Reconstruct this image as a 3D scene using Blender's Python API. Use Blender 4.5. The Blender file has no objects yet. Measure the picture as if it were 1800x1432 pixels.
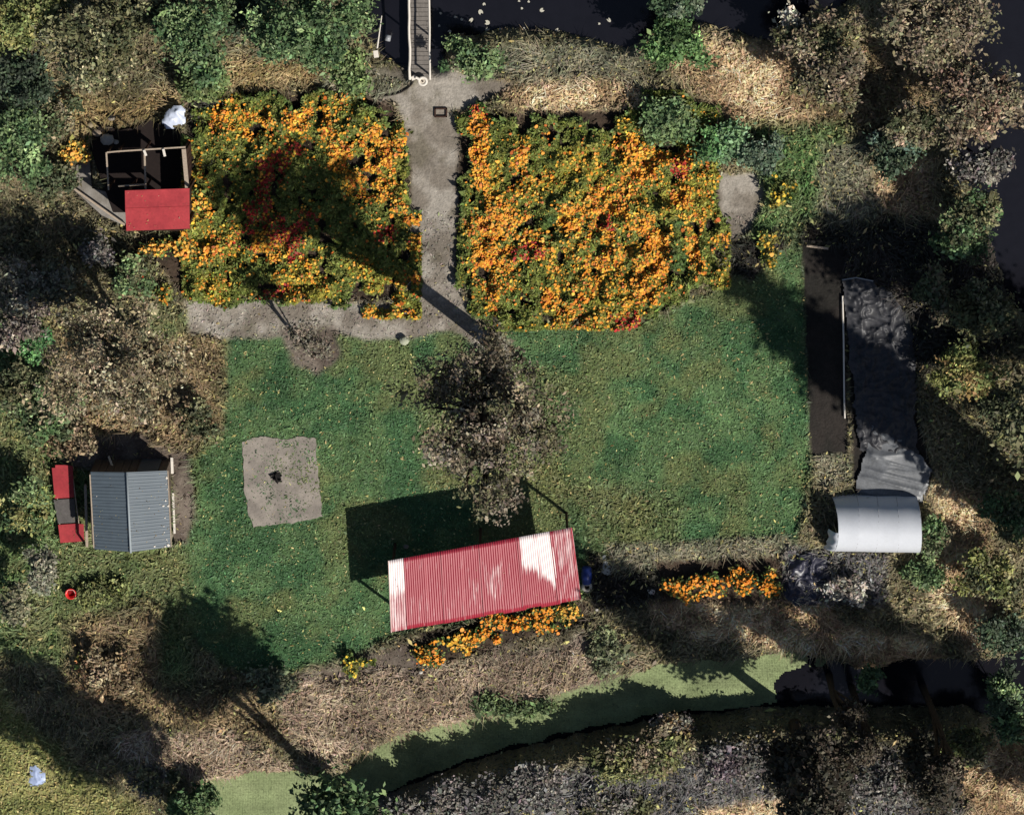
import bpy, math, random
import numpy as np
from mathutils import Vector, Matrix
R = math.radians
random.seed(7); rng = np.random.default_rng(7)
scn = bpy.context.scene; COL = scn.collection

# ------------------------------------------------------------------ camera, sky, sun, exposure
D, TILT = 110.0, R(15)
S_, C_ = math.sin(TILT), math.cos(TILT)
cam = bpy.data.objects.new('camera', bpy.data.cameras.new('camera')); COL.objects.link(cam)
cam.location = (0, D*S_, D*C_); cam.rotation_euler = (-TILT, 0, 0)
cam.data.sensor_width = 36; cam.data.lens = 110; cam.data.clip_start = 1; cam.data.clip_end = 3000
scn.camera = cam
SUN_EL = R(48); SX, SY = 0.785, -0.620          # horizontal direction towards the sun
w = bpy.data.worlds.new('World'); scn.world = w; w.use_nodes = True
nt = w.node_tree; bg = nt.nodes['Background']
sky = nt.nodes.new('ShaderNodeTexSky'); sky.sky_type = 'NISHITA'; sky.sun_disc = False
sky.sun_elevation = SUN_EL; sky.sun_rotation = math.atan2(SX, SY)
nt.links.new(sky.outputs[0], bg.inputs[0]); bg.inputs[1].default_value = 0.05
sl = bpy.data.lights.new('sun', 'SUN'); sl.energy = 4.6; sl.angle = R(0.6); sl.color = (1.0, 0.955, 0.88)
so = bpy.data.objects.new('sun', sl); COL.objects.link(so); so.location = (20, -20, 40)
sd = Vector((SX*math.cos(SUN_EL), SY*math.cos(SUN_EL), math.sin(SUN_EL)))
so.rotation_euler = sd.to_track_quat('Z', 'Y').to_euler()
scn.view_settings.view_transform = 'Standard'; scn.view_settings.look = 'None'
scn.view_settings.exposure = 0; scn.view_settings.gamma = 1; scn.view_settings.use_curve_mapping = False

# ------------------------------------------------------------------ helpers
def at(px, py, z=0.0):
    """point of the place that the photo shows at pixel (px, py) when it stands z metres high"""
    a = (px-900)/900*18/D; b = (716-py)/900*18/D
    d = Vector((a, -S_+b*C_, -C_-b*S_)); p = Vector((0, D*S_, D*C_))
    k = (z-p.z)/d.z
    return p + d*k
def lin(c):
    c = np.asarray(c, float)/255
    return np.where(c <= .04045, c/12.92, ((c+.055)/1.055)**2.4)
def vnoise(x, y, s, seed=0):
    x = np.asarray(x, float)/s+seed*17.13; y = np.asarray(y, float)/s+seed*7.77
    xi = np.floor(x).astype(np.int64); yi = np.floor(y).astype(np.int64); fx = x-xi; fy = y-yi
    fx = fx*fx*(3-2*fx); fy = fy*fy*(3-2*fy)
    def h(a, b):
        n = (a*374761393+b*668265263+seed*1442695041) & 0xffffffff
        n = ((n ^ (n >> 13))*1274126177) & 0xffffffff
        n = ((n ^ (n >> 15))*2246822519) & 0xffffffff
        return ((n ^ (n >> 16)) & 0xffff)/65535.
    return (h(xi, yi)*(1-fx)+h(xi+1, yi)*fx)*(1-fy)+(h(xi, yi+1)*(1-fx)+h(xi+1, yi+1)*fx)*fy
def fbm(x, y, s, seed=0, o=4):
    t = 0; a = 1; n = 0
    for i in range(o):
        t = t+a*vnoise(x, y, s/2**i, seed+i); n += a; a *= .55
    return t/n
def sstep(a, b, x):
    t = np.clip((x-a)/(b-a), 0, 1); return t*t*(3-2*t)

def mesh_np(name, V, nv, C=None, mat=None, smooth=False):
    """V (N*nv,3): N separate faces of nv corners, C (N,3) colour per face"""
    N = len(V)//nv; me = bpy.data.meshes.new(name)
    me.vertices.add(N*nv); me.vertices.foreach_set('co', np.asarray(V, np.float32).ravel())
    me.loops.add(N*nv); me.loops.foreach_set('vertex_index', np.arange(N*nv, dtype=np.int32))
    me.polygons.add(N); me.polygons.foreach_set('loop_start', (np.arange(N)*nv).astype(np.int32))
    me.polygons.foreach_set('loop_total', np.full(N, nv, np.int32))
    me.update()
    if C is not None:
        at_ = me.attributes.new('col', 'FLOAT_COLOR', 'FACE')
        at_.data.foreach_set('color', np.c_[C, np.ones(N)].astype(np.float32).ravel())
    if mat: me.materials.append(mat)
    return me
def link(name, me, parent=None, loc=None):
    o = bpy.data.objects.new(name, me); COL.objects.link(o)
    if parent: o.parent = parent
    if loc is not None: o.location = loc
    return o
def tag(o, label=None, cat=None, group=None, kind=None):
    if label: o['label'] = label
    if cat: o['category'] = cat
    if group: o['group'] = group
    if kind: o['kind'] = kind
    return o
def empty(name, loc, label, cat, group=None, rz=0):
    o = bpy.data.objects.new(name, None); COL.objects.link(o); o.location = loc; o.rotation_euler = (0, 0, rz)
    o.empty_display_size = .2
    return tag(o, label, cat, group)

class MB:
    def __init__(s): s.v = []; s.f = []
    def add(s, vs, fs):
        b = len(s.v); s.v += [tuple(v) for v in vs]; s.f += [tuple(b+i for i in f) for f in fs]
    def box(s, c, d, rz=0, m=None):
        M = m or Matrix.Rotation(rz, 3, 'Z')
        vs = [Vector(c)+M@Vector((x*d[0]/2, y*d[1]/2, z*d[2]/2)) for z in (-1, 1) for y in (-1, 1) for x in (-1, 1)]
        s.add(vs, [(0, 2, 3, 1), (4, 5, 7, 6), (0, 1, 5, 4), (2, 6, 7, 3), (0, 4, 6, 2), (1, 3, 7, 5)])
    def beam(s, a, b, wd, h):
        a = Vector(a); b = Vector(b); x = (b-a); L = x.length; x.normalize()
        up = Vector((0, 0, 1)) if abs(x.z) < .95 else Vector((0, 1, 0))
        y = up.cross(x).normalized(); z = x.cross(y)
        M = Matrix((x, y, z)).transposed()
        s.box((a+b)/2, (L, wd, h), m=M)
    def tube(s, pts, rad, n=8, cap=True):
        P = [Vector(p) for p in pts]; rings = []
        for i, p in enumerate(P):
            t = (P[min(i+1, len(P)-1)]-P[max(i-1, 0)]).normalized()
            up = Vector((0, 0, 1)) if abs(t.z) < .9 else Vector((1, 0, 0))
            a = t.cross(up).normalized(); b = t.cross(a)
            r = rad[i] if isinstance(rad, (list, tuple)) else rad
            rings.append([p+a*math.cos(2*math.pi*k/n)*r+b*math.sin(2*math.pi*k/n)*r for k in range(n)])
        vs = [v for r_ in rings for v in r_]; fs = []
        for i in range(len(P)-1):
            for k in range(n):
                fs.append((i*n+k, i*n+(k+1) % n, (i+1)*n+(k+1) % n, (i+1)*n+k))
        if cap: fs += [tuple(range(n-1, -1, -1)), tuple((len(P)-1)*n+k for k in range(n))]
        s.add(vs, fs)
    def grid(s, P):           # P[i][j]
        m, n = len(P), len(P[0]); b = len(s.v)
        s.v += [tuple(p) for r_ in P for p in r_]
        s.f += [(b+i*n+j, b+(i+1)*n+j, b+(i+1)*n+j+1, b+i*n+j+1) for i in range(m-1) for j in range(n-1)]
    def lathe(s, c, prof, n=20):
        P = [[(c[0]+r*math.cos(2*math.pi*k/n), c[1]+r*math.sin(2*math.pi*k/n), c[2]+z) for k in range(n+1)] for r, z in prof]
        s.grid(P)
    def prism(s, poly, z0, z1):
        n = len(poly)
        s.add([(p[0], p[1], z0) for p in poly]+[(p[0], p[1], z1) for p in poly],
              [tuple(range(n-1, -1, -1)), tuple(range(n, 2*n))]+[(i, (i+1) % n, n+(i+1) % n, n+i) for i in range(n)])
    def build(s, name, mat, parent=None, smooth=False, solid=0, bevel=0):
        me = bpy.data.meshes.new(name); me.from_pydata(s.v, [], s.f); me.materials.append(mat)
        if smooth: me.polygons.foreach_set('use_smooth', [True]*len(s.f))
        me.update()
        o = link(name, me)
        if parent:
            o.parent = parent; M = parent.matrix_world if False else Matrix.Translation(parent.location)@parent.rotation_euler.to_matrix().to_4x4()
            me.transform(M.inverted())
        if solid:
            md = o.modifiers.new('solid', 'SOLIDIFY'); md.thickness = solid; md.offset = -1
        if bevel:
            md = o.modifiers.new('bevel', 'BEVEL'); md.width = bevel; md.segments = 2
        return o

# ------------------------------------------------------------------ materials
MATS = {}
def mat(name, col=None, rough=.8, noise=0.25, scale=6.0, spec=.2, attr=False, bump=0.0, bscale=40.0, col2=None, metal=0.0, stretch=None, fine=None):
    if name in MATS: return MATS[name]
    m = bpy.data.materials.new(name); m.use_nodes = True; n = m.node_tree.nodes; L = m.node_tree.links
    b = n['Principled BSDF']; b.inputs['Roughness'].default_value = rough
    b.inputs['Specular IOR Level'].default_value = spec; b.inputs['Metallic'].default_value = metal
    tc = n.new('ShaderNodeTexCoord'); mp = n.new('ShaderNodeMapping'); L.new(tc.outputs['Object'], mp.inputs[0])
    if stretch: mp.inputs['Scale'].default_value = stretch
    nz = n.new('ShaderNodeTexNoise'); nz.inputs['Scale'].default_value = scale; nz.inputs['Detail'].default_value = 6; nz.inputs['Roughness'].default_value = .65
    L.new(mp.outputs[0], nz.inputs['Vector'])
    mr = n.new('ShaderNodeMapRange'); mr.inputs[1].default_value = .3; mr.inputs[2].default_value = .7
    mr.inputs[3].default_value = 1-noise; mr.inputs[4].default_value = 1+noise; L.new(nz.outputs[0], mr.inputs[0])
    hs = n.new('ShaderNodeMix'); hs.data_type = 'RGBA'; hs.blend_type = 'MULTIPLY'; hs.inputs[0].default_value = 1
    if attr:
        a = n.new('ShaderNodeAttribute'); a.attribute_name = 'col'; L.new(a.outputs['Color'], hs.inputs[6])
    elif col2 is not None:
        mx = n.new('ShaderNodeMix'); mx.data_type = 'RGBA'
        mx.inputs[6].default_value = (*lin(col), 1); mx.inputs[7].default_value = (*lin(col2), 1)
        n2 = n.new('ShaderNodeTexNoise'); n2.inputs['Scale'].default_value = scale*.35; n2.inputs['Detail'].default_value = 7
        L.new(mp.outputs[0], n2.inputs['Vector']); r2 = n.new('ShaderNodeMapRange'); r2.inputs[1].default_value = .4; r2.inputs[2].default_value = .6
        L.new(n2.outputs[0], r2.inputs[0]); L.new(r2.outputs[0], mx.inputs[0]); L.new(mx.outputs[2], hs.inputs[6])
    else: hs.inputs[6].default_value = (*lin(col), 1)
    n3 = n.new('ShaderNodeTexNoise'); n3.inputs['Scale'].default_value = scale*4.5; n3.inputs['Detail'].default_value = 3; L.new(tc.outputs['Object'], n3.inputs['Vector'])
    ml = n.new('ShaderNodeMath'); ml.operation = 'MULTIPLY_ADD'; ml.inputs[1].default_value = .45; ml.inputs[2].default_value = 0
    L.new(n3.outputs[0], ml.inputs[0]); av = n.new('ShaderNodeMath'); av.operation = 'MULTIPLY_ADD'; av.inputs[1].default_value = .62; L.new(nz.outputs[0], av.inputs[0]); L.new(ml.outputs[0], av.inputs[2]); L.new(av.outputs[0], mr.inputs[0])
    cb = n.new('ShaderNodeCombineColor')
    for i in range(3): L.new(mr.outputs[0], cb.inputs[i])
    L.new(cb.outputs[0], hs.inputs[7]); L.new(hs.outputs[2], b.inputs['Base Color'])
    if bump:
        nb = n.new('ShaderNodeTexNoise'); nb.inputs['Scale'].default_value = bscale; nb.inputs['Detail'].default_value = 5
        L.new(mp.outputs[0], nb.inputs['Vector'])
        bp = n.new('ShaderNodeBump'); bp.inputs['Strength'].default_value = 1; bp.inputs['Distance'].default_value = bump
        L.new(nb.outputs[0], bp.inputs['Height']); L.new(bp.outputs[0], b.inputs['Normal'])
    MATS[name] = m; return m
M_GROUND = mat('ground_cover', rough=.95, noise=.38, scale=5, attr=True, bump=.035, bscale=11)
M_LEAF = mat('leaf', rough=.6, noise=.12, scale=3, attr=True, spec=.25)
M_FLOWER = mat('petal', rough=.55, noise=.05, scale=9, attr=True, spec=.25)
M_BARK = mat('bark', (62, 52, 42), noise=.4, scale=9, bump=.02, bscale=25)
M_WOOD = mat('weathered_wood', (168, 152, 134), noise=.25, scale=5, bump=.004, bscale=40, stretch=(1, 6, 1))
M_DARKWOOD = mat('dark_wood', (62, 44, 36), noise=.3, scale=7)
M_WHITE = mat('white_paint', (222, 214, 202), rough=.6, noise=.12, scale=8)
M_PLASTIC = mat('plastic_film', (150, 152, 155), rough=.4, noise=.2, scale=5, spec=.5)
M_CONC = mat('old_concrete', (142, 137, 130), noise=.16, scale=7, bump=.01, bscale=22, col2=(122, 116, 108))

# ------------------------------------------------------------------ the lie of the land
def dens_axis(lo, hi, step, far):
    core = np.arange(lo, hi+1e-6, step); out = []
    d = step*1.8; p = hi
    while p < far:
        p += d; out.append(p); d *= 1.45
    return np.concatenate([-(np.array(out[::-1])-hi)+lo, core, np.array(out)])
GX = dens_axis(-20.5, 20.5, .1, 700); GY = dens_axis(-17.5, 17.0, .1, 700)
XX, YY = np.meshgrid(GX, GY, indexing='ij')
def sdist(poly, X, Y):
    """signed distance in metres, positive inside; poly in photo pixels on the ground"""
    P = [at(*p) for p in poly]; n = len(P)
    d2 = np.full(X.shape, 1e18); ins = np.zeros(X.shape, bool)
    for i in range(n):
        ax, ay = P[i].x, P[i].y; bx, by = P[(i+1) % n].x, P[(i+1) % n].y
        ex, ey = bx-ax, by-ay; L = ex*ex+ey*ey+1e-12
        t = np.clip(((X-ax)*ex+(Y-ay)*ey)/L, 0, 1)
        d2 = np.minimum(d2, (X-ax-t*ex)**2+(Y-ay-t*ey)**2)
        c = ((ay > Y) != (by > Y)); xs = ax+(Y-ay)/(by-ay+1e-18)*ex
        ins ^= c & (X < xs)
    d = np.sqrt(d2); return np.where(ins, d, -d)
WX = XX+(fbm(XX, YY, 1.2, 3)-.5)*1.0; WY = YY+(fbm(XX, YY, 1.2, 9)-.5)*1.0      # ragged outlines
WX2 = XX+(fbm(XX, YY, .5, 13)-.5)*.3; WY2 = YY+(fbm(XX, YY, .5, 19)-.5)*.3

Z = {  # kind of ground: tone a, tone b, plant height, plants per m2
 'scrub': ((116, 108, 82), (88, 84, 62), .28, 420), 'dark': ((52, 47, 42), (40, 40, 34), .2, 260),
 'lawn': ((82, 106, 68), (63, 92, 59), .035, 420), 'weed': ((84, 104, 62), (98, 102, 66), .22, 430),
 'straw': ((204, 178, 142), (148, 124, 94), .16, 420), 'bank': ((164, 146, 124), (128, 112, 94), .16, 400),
 'tan': ((160, 140, 100), (128, 110, 74), .15, 400), 'path': ((148, 141, 131), (116, 108, 98), .021, 90),
 'soil': ((112, 102, 92), (88, 78, 70), .04, 60), 'grey': ((122, 117, 96), (100, 99, 80), .1, 300),
 'field': ((136, 132, 84), (112, 114, 68), .07, 380), 'bed': ((70, 58, 48), (52, 44, 36), .05, 60),
 'green': ((80, 104, 60), (94, 110, 68), .3, 460), 'brown': ((136, 118, 88), (106, 92, 68), .25, 420),
 'fabric_shade': ((44, 40, 37), (38, 36, 33), 0, 4), 'violet': ((112, 109, 106), (84, 82, 80), .3, 400), 'drylawn': ((98, 104, 68), (84, 96, 60), .08, 380),
}
LAWN = [(400, 592), (560, 590), (800, 578), (880, 600), (900, 575), (1120, 570), (1250, 515), (1330, 460), (1400, 425), (1410, 440), (1425, 830), (1400, 955), (1290, 960), (1150, 985), (1040, 970), (1030, 1050), (690, 1112), (640, 1145), (500, 1180), (400, 1175), (330, 1110), (300, 1000), (320, 955), (350, 900), (350, 800), (388, 780), (400, 690)]
POOL = [(560, -900), (630, 30), (680, 100), (710, 118), (770, 112), (800, 60), (900, 48), (1010, 58), (1100, 78), (1150, 50), (1240, 40), (1330, 62), (1400, 70), (1500, -10), (1640, -40), (1700, 60), (1690, 270), (1722, 350), (1758, 450), (1790, 540), (1990, 640), (3600, 700), (3600, -900)]
DITCH = [(-900, 1900), (200, 1560), (365, 1382), (450, 1362), (545, 1366), (610, 1368), (640, 1330), (720, 1298), (870, 1262), (1000, 1222), (1110, 1190), (1180, 1172), (1300, 1165), (1400, 1150), (1520, 1185), (1600, 1165), (1720, 1168), (1800, 1150), (2600, 1150), (2600, 1320), (1800, 1290), (1710, 1245), (1500, 1245), (1380, 1245), (1200, 1262), (1040, 1290), (860, 1334), (720, 1384), (600, 1436), (400, 1650), (-700, 2500)]
ZONES = [  # painted one over the other: kind, outline, softness in metres
 ('weed', [(-300, 560), (400, 560), (400, 800), (330, 1000), (340, 1200), (0, 1150), (-300, 1150)], .5),
 ('brown', [(90, 560), (390, 590), (400, 760), (330, 800), (120, 790), (80, 680)], .5),
 ('tan', [(60, 160), (330, 160), (340, 210), (250, 215), (90, 235)], .4),
 ('tan', [(390, 105), (620, 110), (620, 150), (390, 160)], .3),
 ('straw', [(880, 130), (1120, 130), (1150, 185), (980, 200), (890, 200)], .6),
 ('grey', [(770, 90), (1130, 60), (1150, 150), (900, 140), (800, 160)], .3),
 ('straw', [(1170, 80), (1400, 70), (1480, 150), (1440, 215), (1290, 235), (1230, 170)], .35),
 ('brown', [(1380, 60), (1640, 60), (1640, 200), (1500, 240), (1430, 190)], .4),
 ('green', [(1330, 220), (1480, 210), (1500, 330), (1420, 410), (1300, 430), (1330, 320)], .4),
 ('grey', [(1440, 260), (1540, 250), (1560, 380), (1440, 400)], .3),
 ('straw', [(1530, 280), (1640, 280), (1650, 380), (1560, 385)], .3),
 ('dark', [(1410, 385), (1760, 400), (1790, 600), (1620, 660), (1500, 560), (1410, 540)], .4),  # crown shadow area, its shade painted into the ground tone
 ('lawn', LAWN, .16),
 ('drylawn', [(720, 640), (985, 640), (1000, 930), (930, 860), (770, 860)], .5),
 ('drylawn', [(940, 830), (1200, 870), (1200, 985), (1050, 960)], .5),
 ('drylawn', [(100, 960), (330, 965), (340, 1050), (290, 1180), (110, 1160)], .5),
 ('path', [(640, 118), (700, 125), (775, 118), (900, 150), (850, 180), (790, 195), (808, 230), (806, 430), (812, 520), (850, 570), (905, 610), (900, 640), (840, 610), (790, 580), (760, 590), (650, 600), (590, 580), (500, 595), (400, 595), (335, 585), (325, 530), (420, 520), (600, 530), (690, 535), (725, 500), (722, 300), (700, 180), (650, 178)], .1),
 ('grey', [(640, 118), (730, 145), (660, 175), (560, 175), (560, 130)], .2),
 ('soil', [(490, 580), (590, 575), (600, 625), (560, 660), (520, 640)], .15),
 ('soil', [(300, 790), (335, 790), (345, 900), (330, 955), (300, 950)], .15),
 ('path', [(1250, 305), (1325, 302), (1345, 340), (1320, 400), (1290, 430), (1262, 400)], .1),
 ('dark', [(1275, 425), (1370, 395), (1380, 430), (1320, 500), (1290, 480)], .15),
 ('bed', [(812, 200), (1250, 190), (1262, 300), (1270, 450), (1180, 540), (1000, 560), (860, 550), (805, 470), (802, 330)], .12),
 ('bed', [(340, 160), (640, 165), (690, 185), (720, 300), (722, 500), (690, 530), (480, 520), (330, 520), (240, 420), (330, 410), (333, 250)], .12),
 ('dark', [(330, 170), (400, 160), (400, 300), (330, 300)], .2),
 ('soil', [(105, 762), (250, 760), (310, 800), (305, 825), (110, 825)], .1),
 ('fabric_shade', [(158, 262), (172, 212), (210, 226), (262, 208), (318, 226), (330, 262), (330, 372), (200, 372)], .05),  # outhouse shadow painted dark into the ground
 ('fabric_shade', [(1410, 430), (1484, 432), (1492, 805), (1424, 800)], .04),
 ('grey', [(1428, 800), (1492, 800), (1500, 842), (1440, 852)], .06),
 ('fabric_shade', [(1480, 488), (1535, 490), (1600, 560), (1610, 640), (1608, 720), (1640, 830), (1618, 885), (1500, 868), (1492, 640)], .08),
 ('fabric_shade', [(130, 285), (162, 275), (165, 328), (224, 340), (230, 402), (178, 382), (128, 338)], .08),
 ('fabric_shade', [(1382, 985), (1420, 968), (1450, 985), (1460, 1020), (1440, 1060), (1400, 1068), (1378, 1050)], .08),
 ('grey', [(1060, 955), (1390, 940), (1400, 975), (1230, 985), (1160, 1000), (1080, 1010)], .12),
 ('bed', [(1150, 985), (1380, 978), (1385, 1055), (1160, 1065)], .1),
 ('dark', [(1030, 960), (1080, 1010), (1150, 1000), (1160, 1060), (1040, 1070)], .15),  # tree shadow beside the shelter, painted into the ground tone
 ('violet', [(1376, 960), (1560, 965), (1560, 1060), (1376, 1060)], .15),
 ('bed', [(735, 1110), (1030, 1055), (1040, 1090), (760, 1170)], .15),
 ('soil', [(640, 1150), (740, 1110), (760, 1180), (930, 1130), (1030, 1100), (1120, 1160), (1050, 1200), (700, 1250), (450, 1200)], .3),
 ('bank', [(480, 1200), (640, 1185), (960, 1140), (1080, 1110), (1130, 1160), (1000, 1210), (860, 1255), (640, 1320), (560, 1360), (500, 1290)], .35),
 ('brown', [(110, 1090), (280, 1060), (300, 1220), (460, 1210), (500, 1300), (400, 1300), (130, 1230)], .4),
 ('bank', [(180, 1290), (380, 1280), (540, 1350), (360, 1385), (200, 1330)], .3),
 ('straw', [(1140, 1062), (1460, 1060), (1500, 1110), (1640, 1130), (1690, 1165), (1540, 1180), (1400, 1140), (1250, 1120), (1150, 1080)], .25),
 ('straw', [(1640, 860), (1740, 860), (1745, 1130), (1700, 1150), (1640, 1060)], .35),
 ('straw', [(1640, 1290), (1900, 1260), (1900, 1500), (1700, 1500)], .35),
 ('violet', [(620, 1400), (1040, 1330), (1400, 1290), (1650, 1280), (1700, 1500), (600, 1600)], .4),
 ('straw', [(1220, 1395), (1400, 1370), (1420, 1600), (1200, 1600)], .25),
 ('weed', [(560, 1380), (630, 1400), (620, 1600), (540, 1600)], .2),
 ('field', [(-400, 1160), (-10, 1165), (40, 1260), (130, 1330), (230, 1400), (330, 1480), (300, 1700), (-400, 1700)], .25),
 ('weed', [(300, 1385), (420, 1420), (420, 1600), (260, 1600)], .2),
]
w0 = fbm(XX, YY, 2.2, 21)
def z_col(k): a, b, h, d = Z[k]; return a, b, h, d
tone = sstep(.38, .62, fbm(XX, YY, .8, 31))
CA = np.ones(XX.shape+(3,))*np.array(Z['scrub'][0]); CB = np.ones(XX.shape+(3,))*np.array(Z['scrub'][1])
HH = np.full(XX.shape, Z['scrub'][2]); DD = np.full(XX.shape, float(Z['scrub'][3])); LW = np.zeros(XX.shape); PW = np.zeros(XX.shape)
for k, poly, soft in ZONES:
    if soft <= .2: X_, Y_ = WX2, WY2
    else: X_, Y_ = WX, WY
    if k == 'fabric_shade': X_, Y_ = XX, YY
    m = sstep(-soft, soft, sdist(poly, X_, Y_)); a, b, h, dn = Z[k]
    CA += (np.array(a)-CA)*m[..., None]; CB += (np.array(b)-CB)*m[..., None]
    HH += (h-HH)*m; DD += (dn-DD)*m
    LW = np.where(k in ('lawn', 'drylawn'), np.maximum(LW, m), LW*(1-m)); PW = np.where(k == 'path', np.maximum(PW, m), PW*(1-m))
sp = sdist(POOL, WX2, WY2); sdi = sdist(DITCH, WX2, WY2)
wet = np.maximum(sstep(-.5, .35, sp), sstep(-.35, .3, sdi))
muddy = wet**2
CA = CA*(1-muddy[..., None])+np.array((60, 52, 42))*muddy[..., None]; CB = CB*(1-muddy[..., None])+np.array((48, 44, 36))*muddy[..., None]
HH *= (1-np.clip(wet*1.3, 0, 1)); DD *= (1-wet)
lawnish = np.maximum(LW, np.maximum(PW, 0))
GCOL = lin(CA*(1-tone[..., None])+CB*tone[..., None])*1.05
GCOL *= (.72+.56*fbm(XX, YY, 2.6, 201))[..., None]
GCOL *= (1+np.clip(LW, 0, 1)*(fbm(XX, YY, .42, 231)-.5)*.55)[..., None]
yl = (sstep(.5, .68, fbm(XX, YY, 1.7, 211))*.5*np.clip(LW, 0, 1))[..., None]; GCOL = GCOL*(1-yl)+lin((112, 112, 70))*yl
worn_ = (sstep(.55, .7, fbm(XX, YY, .7, 221))*.55*np.clip(PW, 0, 1))[..., None]; GCOL = GCOL*(1-worn_)+lin((96, 90, 74))*worn_
HZ = (fbm(XX, YY, .9, 41)-.5)*.28*np.clip(HH*5, 0.06, 1)*(1-.85*lawnish)+(fbm(XX, YY, 5, 47)-.5)*.12*(np.hypot(XX, YY) < 60)
flat = np.zeros(XX.shape)
FAR = [(-900, 2700), (400, 1680), (600, 1434), (720, 1382), (860, 1332), (1040, 1288), (1200, 1260), (1380, 1246), (1710, 1255), (1800, 1300), (2600, 1330), (2600, 2600)]
sf = sdist(FAR, WX2, WY2)
HZ = HZ*(1-wet)-wet*1.15+1.1*sstep(.0, .5, sf)*(1-.6*sstep(3, 9, sf))  # far bank raised so its crest throws an even shadow on the ditch
WATER_Z = -.45
def lookup(A, x, y):
    i = np.clip(np.searchsorted(GX, x)-1, 0, len(GX)-2); j = np.clip(np.searchsorted(GY, y)-1, 0, len(GY)-2)
    fx = (x-GX[i])/(GX[i+1]-GX[i]); fy = (y-GY[j])/(GY[j+1]-GY[j])
    if A.ndim == 3: fx = fx[:, None]; fy = fy[:, None]
    return (A[i, j]*(1-fx)+A[i+1, j]*fx)*(1-fy)+(A[i, j+1]*(1-fx)+A[i+1, j+1]*fx)*fy
def gz(p): return float(lookup(HZ, np.array([p[0]]), np.array([p[1]]))[0])
# ground, lawn and path: one continuous surface, each face belongs to one of the three
nx, ny = XX.shape
idx = np.arange(nx*ny).reshape(nx, ny)
F = np.stack([idx[:-1, :-1], idx[1:, :-1], idx[1:, 1:], idx[:-1, 1:]], -1).reshape(-1, 4)
VC = np.stack([XX, YY, HZ], -1).reshape(-1, 3); GC = GCOL.reshape(-1, 3)
lw = ((LW[:-1, :-1]+LW[1:, 1:])/2 > .5).ravel(); pw = ((PW[:-1, :-1]+PW[1:, 1:])/2 > .5).ravel()
for nm, sel in (('lawn', lw & ~pw), ('path', pw), ('ground', ~lw & ~pw)):
    f = F[sel]; u, inv = np.unique(f, return_inverse=True); inv = inv.reshape(-1, 4)
    me = bpy.data.meshes.new(nm); me.vertices.add(len(u)); me.vertices.foreach_set('co', VC[u].astype(np.float32).ravel())
    me.loops.add(inv.size); me.loops.foreach_set('vertex_index', inv.astype(np.int32).ravel())
    me.polygons.add(len(f)); me.polygons.foreach_set('loop_start', (np.arange(len(f))*4).astype(np.int32)); me.polygons.foreach_set('loop_total', np.full(len(f), 4, np.int32))
    me.polygons.foreach_set('use_smooth', np.ones(len(f), bool)); me.update()
    a_ = me.attributes.new('col', 'FLOAT_COLOR', 'POINT'); a_.data.foreach_set('color', np.c_[GC[u], np.ones(len(u))].astype(np.float32).ravel())
    me.materials.append(M_GROUND); tag(link(nm, me), kind='structure')

# ------------------------------------------------------------------ water
M_WATER = mat('still_water', (24, 24, 30), rough=.12, noise=.15, scale=.6, spec=.4, bump=.004, bscale=3)
def sheet(name, poly, z, m, kind='structure'):
    b = MB(); P = [at(*p) for p in poly]; b.add([(p.x, p.y, z) for p in P], [tuple(range(len(P)))])
    return tag(b.build(name, m), kind=kind)
sheet('pond_water', [(400, -1200), (400, 200), (1250, 200), (1560, 120), (1560, 700), (3900, 900), (3900, -1200)][::-1], WATER_Z, M_WATER)
sheet('ditch_water', [(-1200, 1800), (60, 1600), (300, 1340), (1600, 1080), (2900, 1080), (2900, 1480), (1500, 1380), (700, 1640), (-900, 2700)][::-1], WATER_Z-.01, M_WATER)
# duckweed: floating mat, finely faceted, ragged where it thins out
gx = np.arange(-19, 15, .06); gy = np.arange(-17.5, -6.5, .06); dx, dy = np.meshgrid(gx, gy, indexing='ij')
sdk = sdist(DITCH, dx, dy); thin = fbm(dx, dy, .9, 61)
xlim = at(1385, 1200).x
farw = sdist(FAR, dx, dy); keep = (sdk > -.7) & (thin > .12) & (farw < .1-.35*fbm(dx, dy, .8, 69)) & (dx < xlim+4*(fbm(dx, dy, 1.6, 67)-.4))
kx, ky = np.nonzero(keep); cx = dx[kx, ky]; cy = dy[kx, ky]; h = .031; cx = cx+rng.uniform(-.006, .006, len(cx)); cy = cy+rng.uniform(-.006, .006, len(cy))
zz = np.full(len(cx), WATER_Z+.012)
V = np.stack([np.c_[cx-h, cy-h, zz], np.c_[cx+h, cy-h, zz], np.c_[cx+h, cy+h, zz], np.c_[cx-h, cy+h, zz]], 1).reshape(-1, 3)
t = fbm(cx, cy, .7, 63)[:, None]; t2 = rng.random((len(cx), 1))
c = lin((130, 144, 100))*(1-t)+lin((148, 158, 116))*t; c *= (.9+.2*t2)*(.62+.8*fbm(cx*.5, cy, .45, 65)[:, None])
tag(link('duckweed', mesh_np('duckweed', V, 4, c, mat('duckweed', rough=.9, noise=.2, scale=9, attr=True))), 'pale green duckweed mat floating on the ditch water', 'duckweed', kind='stuff')

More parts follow.
